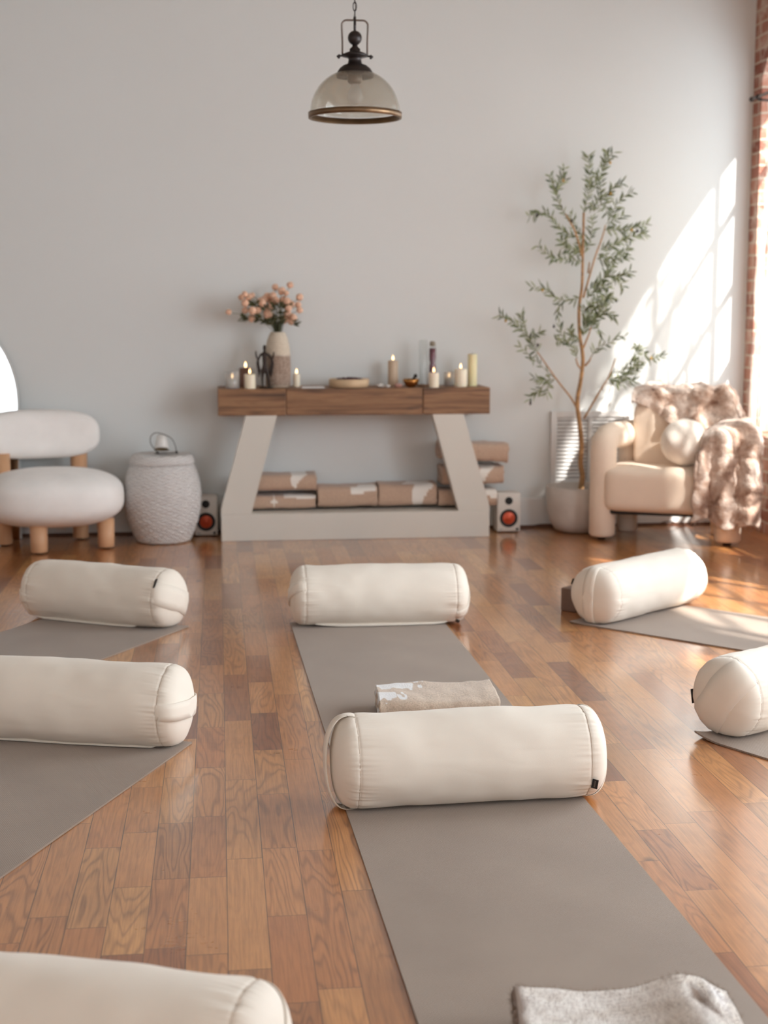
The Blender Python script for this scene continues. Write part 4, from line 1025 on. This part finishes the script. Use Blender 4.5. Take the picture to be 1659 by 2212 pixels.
for s in (-1, 1):
    bm = bmesh.new(); tube(bm, [(s * 0.04, 0, 0.219), (s * 0.060, 0, 0.217), (s * 0.066, -0.004, 0.214)], [0.004, 0.0035, 0.005], 10); box(bm, (s * 0.060 - 0.004, -0.009, 0.208), (s * 0.060 + 0.004, 0.009, 0.222), 0.002); obj('thumb_screw', bm, 'dkmetal', pl)
bm = bmesh.new(); lathe(bm, [(0, 0.165), (0.026, 0.165), (0.028, 0.125), (0.022, 0.118), (0, 0.116)], 28); obj('socket', bm, 'pewter', pl)
bm = bmesh.new(); lathe(bm, [(0, 0.118), (0.012, 0.115), (0.026, 0.085), (0.030, 0.066), (0.022, 0.045), (0, 0.036)], 28); obj('bulb', bm, 'frost', pl)
bm = bmesh.new(); z = 0.352; k = 0
top_local = CZ - LP.z - 0.03
while z < top_local:
    pts = []
    for j in range(14):
        a = 2 * PI * j / 14; u, w = 0.0065 * math.cos(a), 0.017 * math.sin(a)
        pts.append((u if k % 2 else 0.0, 0.0 if k % 2 else u, z + 0.015 + w))
    tube(bm, pts, 0.0019, 6, closed=True); z += 0.0295; k += 1
obj('chain', bm, 'dkmetal', pl)
bm = bmesh.new(); tube(bm, spline([(0.003, 0.003, 0.35 + (top_local - 0.35) * i / 30) if i % 2 else (-0.005, 0.002, 0.35 + (top_local - 0.35) * i / 30) for i in range(31)], 3), 0.0017, 6); obj('flex', bm, 'pewter', pl)
bm = bmesh.new(); lathe(bm, [(0, top_local + 0.030), (0.06, top_local + 0.030), (0.058, top_local + 0.018), (0.02, top_local), (0, top_local - 0.004)], 36); obj('ceiling_rose', bm, 'dkmetal', pl)

# ------------------------------------------------------------------ curtain rod and sheers
RX, RZ = 2.985, at(1600, 215, 7.92).z
rd = thing('curtain_rod', 'slim dark metal curtain rod on brackets above the right-hand windows', 'curtain rod', (RX, 7.90, RZ))
bm = bmesh.new(); tube(bm, [(0, 0.0, 0), (0, -7.2, 0)], 0.0085, 14); obj('rod', bm, 'pewter', rd)
bm = bmesh.new(); sphere(bm, (0, 0.006, 0), 0.014, 16); tube(bm, [(0, 0.004, 0), (0, -0.02, 0)], 0.0115, 14); obj('finial', bm, 'dkmetal', rd)
for y in (-0.09, -2.2, -4.6):
    bm = bmesh.new(); box(bm, (0.085, y - 0.012, -0.045), (0.094, y + 0.012, 0.035), 0.002); tube(bm, [(0.088, y, -0.02), (0.02, y, -0.016), (0.0, y, -0.012)], 0.006, 10); tube(bm, [(0, y - 0.008, 0), (0, y + 0.008, 0)], 0.0125, 16); obj('bracket', bm, 'dkmetal', rd)
def sheer(name, ya, yb, label, edge=None, seed=0, ztop=None, zbot=0.03, folds=16):
    bm = bmesh.new(); nu, nv = 260, 40; g = []
    ztop = RZ - 0.004 if ztop is None else ztop
    for i in range(nu + 1):
        u = i / nu; row = []
        for j in range(nv + 1):
            z = ztop + (zbot - ztop) * j / nv
            ye = ya + (edge(z) if edge else 0)
            y = ye + (yb - ye) * u
            ph = u * folds * 2 * PI + 1.1 * nz((u * 4, z * 0.6, seed), 1.0)
            x = RX + 0.026 * math.sin(ph) + 0.012 * nz((u * 12, z * 1.2, seed), 1, 2)
            row.append(bm.verts.new((min(x + 0.035 * min(1, max(0, (RZ - z) * 1.2)), 3.06), y, z)))
        g.append(row)
    for a, b in zip(g, g[1:]):
        for j in range(nv): bm.faces.new((a[j], b[j], b[j + 1], a[j + 1]))
    o = obj(name, bm, 'sheer', recalc=False); return tag(o, label, 'curtain')
def edge1(z):
    # the far edge swings towards the corner lower down
    k = min(1, max(0, (2.30 - z) / 1.1)); return 0.36 * (math.sin(k * PI / 2) ** 0.8)
sheer('sheer_curtain', 7.50, 5.75, 'cream sheer curtain glowing in front of the window behind the armchair', edge1, 1, zbot=0.60)

# ------------------------------------------------------------------ yoga mats
def yoga_mat(cx, cy, ang, L, label, w=0.62, curl=0.0, curl_corner=0):
    """(cx, cy) is the middle of the far edge, ang the heading of the mat towards its near edge"""
    bm = bmesh.new(); nx, ny = 24, 70; th = 0.0055; top = []; bot = []
    for i in range(nx + 1):
        a, b = [], []
        for j in range(ny + 1):
            x = -w / 2 + w * i / nx; y = -L * j / ny
            rc = 0.012
            dz = 0.0
            if curl:
                dcor = math.hypot(x - curl_corner * w / 2, y); dz = curl * max(0, 1 - dcor / 0.10) ** 2
            dz += 0.0012 * abs(nz((x * 6, y * 3, 0), 1, cx)) 
            a.append(bm.verts.new((x, y, th + dz))); b.append(bm.verts.new((x, y, 0.0004 + dz)))
        top.append(a); bot.append(b)
    for i in range(nx):
        for j in range(ny):
            bm.faces.new((top[i][j], top[i][j + 1], top[i + 1][j + 1], top[i + 1][j])); bm.faces.new((bot[i][j], bot[i + 1][j], bot[i + 1][j + 1], bot[i][j + 1]))
    for i in range(nx):
        for j in (0, ny): bm.faces.new((top[i][j], top[i + 1][j], bot[i + 1][j], bot[i][j]))
    for j in range(ny):
        for i in (0, nx): bm.faces.new((top[i][j], top[i][j + 1], bot[i][j + 1], bot[i][j]))
    o = obj('yoga_mat', bm, 'mat', smooth=False); o.location = (cx, cy, 0.0); o.rotation_euler = (0, 0, ang)
    return tag(o, label, 'mat')
def mat_from_corner(corner, d, side, L, label, w=0.62, **k):
    """corner of the far edge, d = direction towards the near edge, side = +1 when the mat lies to the right of d ... as seen from above"""
    d = Vector((d[0], d[1])).normalized(); p = Vector((-d.y, d.x)) * side
    c = Vector(corner) + p * w / 2; ang = math.atan2(d.y, d.x) + PI / 2
    return yoga_mat(c.x, c.y, ang, L, label, w, **k)
mat_from_corner((0.272, 5.655), (0.018, -1), 1, 1.74, 'taupe yoga mat under the bolster nearest the fireplace, folded blanket lying on it')
mat_from_corner((0.298, 3.60), (0.027, -1), 1, 1.85, 'taupe yoga mat in the centre foreground with the plush folded blanket on it')
mat_from_corner((-0.135, 5.635), (-0.507, -0.862), -1, 1.3, 'taupe yoga mat under the left bolster nearest the white chair')
mat_from_corner((-0.095, 4.065), (-0.388, -0.922), -1, 1.4, 'taupe yoga mat at the left frame edge, in front of the second left bolster')
mat_from_corner((1.400, 5.535), (0.69, -0.724), 1, 1.3, 'sunlit taupe yoga mat under the right bolster near the window', w=0.60, curl=0.004, curl_corner=-1)
mat_from_corner((1.385, 3.955), (0.50, -0.866), 1, 1.2, 'taupe yoga mat with a curled black-edged corner at the right frame edge', w=0.61, curl=0.016, curl_corner=-1)

# ------------------------------------------------------------------ bolsters
def bolster(cx, cy, yaw, label, L=0.727, R=0.124, seed=0, roll=0.0, strap=None, tagpos=None, placket=None, z0=0.0075, seams=(1, 1)):
    """cylinder cushion along local X. roll turns the sewing round the axis; strap = +1/-1 end and its angle; tagpos = (end, angle)"""
    t = thing('bolster', label, 'cushion', (cx, cy, z0), yaw, group=None)
    a = L / 2; xs = a - 0.062; seg = 224
    prof = []
    def rb(x):
        x = abs(x)
        if x <= xs: return R * (1 - 0.022 * (x / xs) ** 4 - 0.02 * (x / xs) ** 16)
        k = (x - xs) / (a - xs); return R * 0.958 * max(0.0, 1 - k ** 2.5) ** (1 / 2.3)
    half = [xs * k / 40 for k in range(0, 31)] + [xs - 0.072 + 0.0045 * k for k in range(0, 11)]
    half += [xs - 0.026 + 0.026 * k / 9 for k in range(0, 10)]
    half += [xs + (a - xs) * k for k in (0.04, 0.09, 0.16, 0.25, 0.35, 0.46, 0.57, 0.67, 0.76, 0.83, 0.89, 0.935, 0.965, 0.985, 0.996)]
    half = sorted(set(round(h, 6) for h in half))
    xsn = [-h for h in half[::-1][:-1]] + half
    def surf(x, th, off=0.0):
        r = rb(x); s = abs(x) - xs; e = 1 if x > 0 else -1
        d = 0.0062 * nz((x * 5, math.cos(th) * .8, math.sin(th) * .8), 1.0, seed) + 0.0028 * nz((x * 14, math.cos(th) * 2, math.sin(th) * 2), 1.0, seed + 3)
        # gathered puckers either side of the end seam
        pk = nz((math.cos(th) * 5.0, math.sin(th) * 5.0, e * 3.0), 1.0, seed + 9) + 0.9 * abs(nz((math.cos(th) * 11 + x * 6, math.sin(th) * 11, e * 5.0), 1.0, seed + 11)) + 0.5 * nz((math.cos(th) * 24, math.sin(th) * 24 + x * 10, e * 5.0), 1.0, seed + 13)
        gate = 0.45 + 0.9 * max(0.0, nz((math.cos(th) * 1.6, math.sin(th) * 1.6, e * 2), 1.0, seed + 15) + 0.25)
        fall = math.exp(-(s / 0.038) ** 2) if s < 0 else math.exp(-(s / 0.020) ** 2)
        d += 0.0050 * pk * fall * gate
        d -= 0.0018 * math.exp(-(s / 0.003) ** 2)
        wr = nz((x * 9 + 3, math.cos(th) * 1.2, math.sin(th) * 3.5), 1.0, seed + 21)
        d += 0.0022 * max(0.0, wr - 0.1)
        if r < R * 0.6: d *= r / (R * 0.6)
        r = max(0.0, r + d + off)
        y, z = r * math.cos(th), r * math.sin(th)
        zf = -R + 0.014
        if z < zf + 0.02: z = zf + 0.02 - (0.02) * math.tanh((zf + 0.02 - z) / 0.02)
        zz = z + R - 0.014
        return Vector((x, y, zz + 0.0 ))
    bm = bmesh.new(); rows = []
    for x in xsn: rows.append([bm.verts.new(surf(x, 2 * PI * k / seg)) for k in range(seg)])
    for p, q in zip(rows, rows[1:]):
        for k in range(seg): bm.faces.new((p[k], p[(k + 1) % seg], q[(k + 1) % seg], q[k]))
    for row, x in ((rows[0], -a), (rows[-1], a)):
        c = bm.verts.new((x, 0, R - 0.014))
        for k in range(seg): bm.faces.new((row[k], row[(k + 1) % seg], c))
    zmin = min(v.co.z for v in bm.verts)
    for v in bm.verts: v.co.z -= zmin
    body = obj('cover', bm, 'bolster', t)
    up_ = Vector((0, 0, -zmin))
    for e in (-1, 1):
        bm = bmesh.new(); tube(bm, [surf(e * (xs + 0.0015), 2 * PI * k / 120, -0.0001) + up_ for k in range(120)], 0.0009, 6, closed=True)
        obj('end_seam', bm, 'seam', t)
    def diam(e, k, ang, off):
        """point on the end cap: k from -1 to 1 across the whole cap through the centre"""
        th = ang if k >= 0 else ang + PI; q = abs(k)
        # parametrise by angle over the dome
        x = xs + (a - xs) * math.cos(q * PI / 2) ** 0.8 if q < 1 else xs
        x = min(x, a - 0.0006)
        return surf(e * x, th, 0.0) + up_ + Vector((e * off, 0, 0)) + (Vector((0, math.cos(th), math.sin(th))) * off * q)
    if strap:
        for e, ang, w, bulge in strap:
            bm = bmesh.new(); N = 40; g = []
            for i in range(N + 1):
                k = -1 + 2 * i / N
                row = []
                for s in (-1, -0.33, 0.33, 1):
                    lat = s * (w / 2) / (R * 1.02) * (0.62 + 0.38 * abs(k))
                    if i in (0, N): rho, th_ = 1.0, (ang if k > 0 else ang + PI) + (lat if k > 0 else -lat)
                    else: rho, th_ = min(1.0, math.hypot(k, lat)), math.atan2(lat, k) + ang
                    row.append(diam(e, rho, th_, 0.0016 + bulge * (1 - k * k)))
                g.append(row)
            V1 = [[bm.verts.new(p) for p in r] for r in g]; V2 = [[bm.verts.new(p - Vector((e * 0.0035, 0, 0))) for p in r] for r in g]
            for i in range(N):
                for s in range(3):
                    bm.faces.new((V1[i][s], V1[i + 1][s], V1[i + 1][s + 1], V1[i][s + 1])); bm.faces.new((V2[i][s], V2[i][s + 1], V2[i + 1][s + 1], V2[i + 1][s]))
                for s in (0, 3): bm.faces.new((V1[i][s], V1[i + 1][s], V2[i + 1][s], V2[i][s]))
            obj('handle_strap', bm, 'bolster', t)
    if tagpos:
        e, ang, ln = tagpos; p = surf(e * (xs + 0.002), ang, 0.0) + up_
        out = Vector((e * 0.9, math.cos(ang) * 0.42, math.sin(ang) * 0.42)).normalized(); tn = Vector((0, -math.sin(ang), math.cos(ang)))
        bm = bmesh.new(); g = []
        nn = out.cross(tn).normalized()
        vs = []
        for sn in (-1, 1):
            for (u, v) in ((-0.5, -0.002), (0.5, -0.002), (0.5, 1), (-0.5, 1)): vs.append(bm.verts.new(p + tn * (u * ln) + out * (v * 0.016) + nn * sn * 0.0007))
        for f in ((0, 1, 2, 3), (7, 6, 5, 4), (0, 4, 5, 1), (1, 5, 6, 2), (2, 6, 7, 3), (3, 7, 4, 0)): bm.faces.new([vs[i] for i in f])
        o = obj('care_tag', bm, 'tag', t, smooth=False); o['label'] = 'small black care tag'
        # row of tiny stitched letters, too small to read, as on the tag
        bm = bmesh.new()
        for sn in (-1, 1):
            for k in range(7):
                u0 = -0.36 + k * 0.105
                q = [p + tn * ((u0 + du) * ln) + out * (dv * 0.016) + nn * sn * 0.0009 for du, dv in ((0, 0.38), (0.06, 0.38), (0.06, 0.62), (0, 0.62))]
                bm.faces.new([bm.verts.new(c) for c in q])
        obj('tag_print', bm, 'tagtext', o, smooth=False)
    if placket is not None:
        x0, x1, ang = placket; bm = bmesh.new(); N = 40; A, B, C = [], [], []
        for i in range(N + 1):
            x = x0 + (x1 - x0) * i / N; sag = math.sin(PI * i / N) ** 0.5
            p = surf(x, ang, 0.0) + up_; q = Vector((x, p.y - 0.010 * sag - 0.001, max(0.0016, p.z - 0.016 * sag + 0.003 * nz((x * 9, 0, 0), 1, seed))))
            A.append(bm.verts.new(p + Vector((0, 0.002, 0.001)))); B.append(bm.verts.new(q)); C.append(bm.verts.new(q + Vector((0, 0.004, -0.0014))))
        for i in range(N):
            bm.faces.new((A[i], A[i + 1], B[i + 1], B[i])); bm.faces.new((B[i], B[i + 1], C[i + 1], C[i]))
        obj('zip_placket', bm, 'bolster', t)
    return t
rad = math.radians
bolster(0.624, 3.500, rad(2.0), 'cream bolster in the middle foreground, lying across the front yoga mat', L=0.715, seed=1, strap=[(-1, rad(80), 0.05, 0.016), (1, rad(65), 0.042, 0.003)], tagpos=(1, rad(205), 0.030))
bolster(0.631, 5.625, rad(0), 'cream bolster nearest the fireplace, lying on the middle yoga mat', seed=2, R=0.126, strap=[(1, rad(35), 0.042, 0.003), (-1, rad(150), 0.042, 0.003)], tagpos=(1, rad(235), 0.026), placket=(-0.27, 0.27, rad(232)))
bolster(-0.480, 5.775, rad(-29), 'cream bolster on the left mat below the white chair, black tag on its end', L=0.712, seed=3, R=0.125, strap=[(1, rad(158), 0.085, 0.0015), (-1, rad(10), 0.042, 0.003)], tagpos=(1, rad(140), 0.040), placket=(-0.28, 0.2, rad(235)))
bolster(-0.447, 4.150, rad(-17), 'large cream bolster at the left frame edge with a strap across its end', seed=4, R=0.124, strap=[(1, rad(174), 0.045, 0.006)], tagpos=(1, rad(258), 0.02), placket=(-0.3, 0.28, rad(240)))
bolster(1.745, 5.70, rad(38), 'cream bolster by the window, its right end in direct sunlight', seed=5, R=0.125, strap=[(-1, rad(92), 0.042, 0.005)], tagpos=(-1, rad(20), 0.026))
bolster(1.745, 4.13, rad(33), 'cream bolster cut off by the right frame edge', seed=6, R=0.124, strap=[(-1, rad(125), 0.10, 0.002)], tagpos=(-1, rad(351), 0.044))
bolster(-0.262, 2.165, rad(-19), 'cream bolster in the bottom left corner, nearest the camera', seed=7, R=0.122, strap=[(1, rad(40), 0.042, 0.003)], z0=0.0)

# ------------------------------------------------------------------ block, blankets on the mats
bm = bmesh.new(); box(bm, (-0.115, -0.0375, 0), (0.115, 0.0375, 0.10), 0.006, 3); o = obj('yoga_block', bm, 'block'); o.location = (1.53, 5.83, 0.0); o.rotation_euler = (0, 0, rad(43))
tag(o, 'dark taupe foam yoga block standing behind the sunlit bolster by the window', 'yoga block')
def fbpat(u, v, z):
    n = 0.5 + 0.5 * nz((u * 6, v * 3, z * 2), 1, 2)
    n2 = 0.5 + 0.9 * nz((u * 14, v * 16, z * 9), 1, 6)
    a = min(1, max(0, (-0.55 + 0.5 * n2 + 0.1 * n - u) * 9)) * min(1, max(0, (v - 0.25 + .4 * (n2 - .5)) * 6)) * (1 if z > .6 else 0)
    b = min(1, max(0, (-0.74 + 0.4 * n2 - u) * 9)) * min(1, max(0, (0.34 - abs(v + 0.42) + .3 * (n2 - .5)) * 8))
    return max(a, b)
o = folded(0.365, 0.26, 0.088, 'fblanket', fbpat, 12, 3, 0.004, 90, wob=1.9); o.location = (0.655, 4.255, 0.0062); o.rotation_euler = (0, 0, rad(-3))
tag(o, 'oatmeal woven blanket folded flat on the middle yoga mat, behind the front bolster', 'blanket')
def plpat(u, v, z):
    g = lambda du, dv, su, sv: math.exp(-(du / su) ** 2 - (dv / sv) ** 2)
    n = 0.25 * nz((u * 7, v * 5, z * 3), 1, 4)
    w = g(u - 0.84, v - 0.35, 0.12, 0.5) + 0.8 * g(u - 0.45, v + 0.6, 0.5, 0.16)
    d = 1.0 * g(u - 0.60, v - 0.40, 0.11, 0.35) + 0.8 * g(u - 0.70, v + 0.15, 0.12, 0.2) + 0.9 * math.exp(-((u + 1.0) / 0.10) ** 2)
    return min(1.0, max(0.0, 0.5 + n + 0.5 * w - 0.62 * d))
def plush():
    w, d, h = 0.385, 0.27, 0.092
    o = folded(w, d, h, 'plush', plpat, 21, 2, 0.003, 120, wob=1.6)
    for v in o.data.vertices:
        p = v.co; u = p.x / (w / 2); k = max(0.0, p.z / h)
        p.z += k * (0.040 * math.exp(-((u - 0.55) / 0.30) ** 2) + 0.004 * math.sin(u * 5) + 0.012 * nz(p, 9, 3) - 0.010 * math.exp(-(u / 0.35) ** 2) - 0.020 * math.exp(-((u - 0.62) / 0.10) ** 2) * math.exp(-((p.y - 0.04) / 0.06) ** 2))
        p.y += 0.008 * nz(p, 12, 8); p.x -= max(0.0, u - 0.6) * 0.05 * k
    return o
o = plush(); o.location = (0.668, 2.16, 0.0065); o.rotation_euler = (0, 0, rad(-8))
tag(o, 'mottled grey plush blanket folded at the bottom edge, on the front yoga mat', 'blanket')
pm = o.modifiers.new('pile', 'PARTICLE_SYSTEM').particle_system.settings
pm.type = 'HAIR'; pm.count = 30000; pm.hair_length = 0.005; pm.use_advanced_hair = True; pm.brownian_factor = 0.003; pm.root_radius = 0.8; pm.tip_radius = 0.2; pm.radius_scale = 0.0006; pm.display_step = 2; pm.render_step = 2

# ------------------------------------------------------------------ light
def area(name, loc, rot, sx, sy, power, col, spread=PI):
    l = bpy.data.lights.new(name, 'AREA'); l.shape = 'RECTANGLE'; l.size = sx; l.size_y = sy; l.energy = power; l.color = col; l.spread = spread
    o = bpy.data.objects.new(name, l); COL.objects.link(o); o.location = loc; o.rotation_euler = rot; return o
sun = bpy.data.lights.new('sun', 'SUN'); sun.energy = 13.0; sun.angle = rad(1.3); sun.color = (1.0, 0.96, 0.90)
so = bpy.data.objects.new('sun', sun); COL.objects.link(so)
sd = Vector((-1, 1.40, -1.63)).normalized(); so.rotation_euler = sd.to_track_quat('-Z', 'Y').to_euler()
for nm, w, pw in (('window_light_far', W1, 52), ('window_light_middle', W2, 175), ('window_light_near', W3, 150)):
    area(nm, (WX + T + 0.25, (w[0] + w[1]) / 2, 1.5), (0, rad(90), 0), 2.4, w[1] - w[0] + 0.3, pw, (0.86, 0.94, 1.0))
area('rear_fill_light_left', (-1.8, RY - 0.35, 1.95), (rad(90), 0, 0), 2.4, 2.7, 34, (0.92, 0.97, 1.0))  # added fill lamp behind the camera, also seen white in the mirror
area('rear_fill_light_right', (1.3, RY - 0.35, 1.95), (rad(90), 0, 0), 2.4, 2.7, 30, (0.94, 0.98, 1.0))  # second added fill lamp, out of view behind the camera
wd = bpy.data.worlds.new('daylight'); SC.world = wd; wd.use_nodes = True
bgn = wd.node_tree.nodes['Background']; bgn.inputs[0].default_value = (0.88, 0.95, 1.0, 1); bgn.inputs[1].default_value = 1.2
SC.view_settings.view_transform = 'Standard'; SC.view_settings.look = 'None'; SC.view_settings.exposure = 0.20
SC.cycles.use_denoising = True
SC.cycles.max_bounces = 10; SC.cycles.diffuse_bounces = 6; SC.cycles.transparent_max_bounces = 16
SC.cycles.sample_clamp_indirect = 8.0; SC.cycles.caustics_reflective = False; SC.cycles.caustics_refractive = False
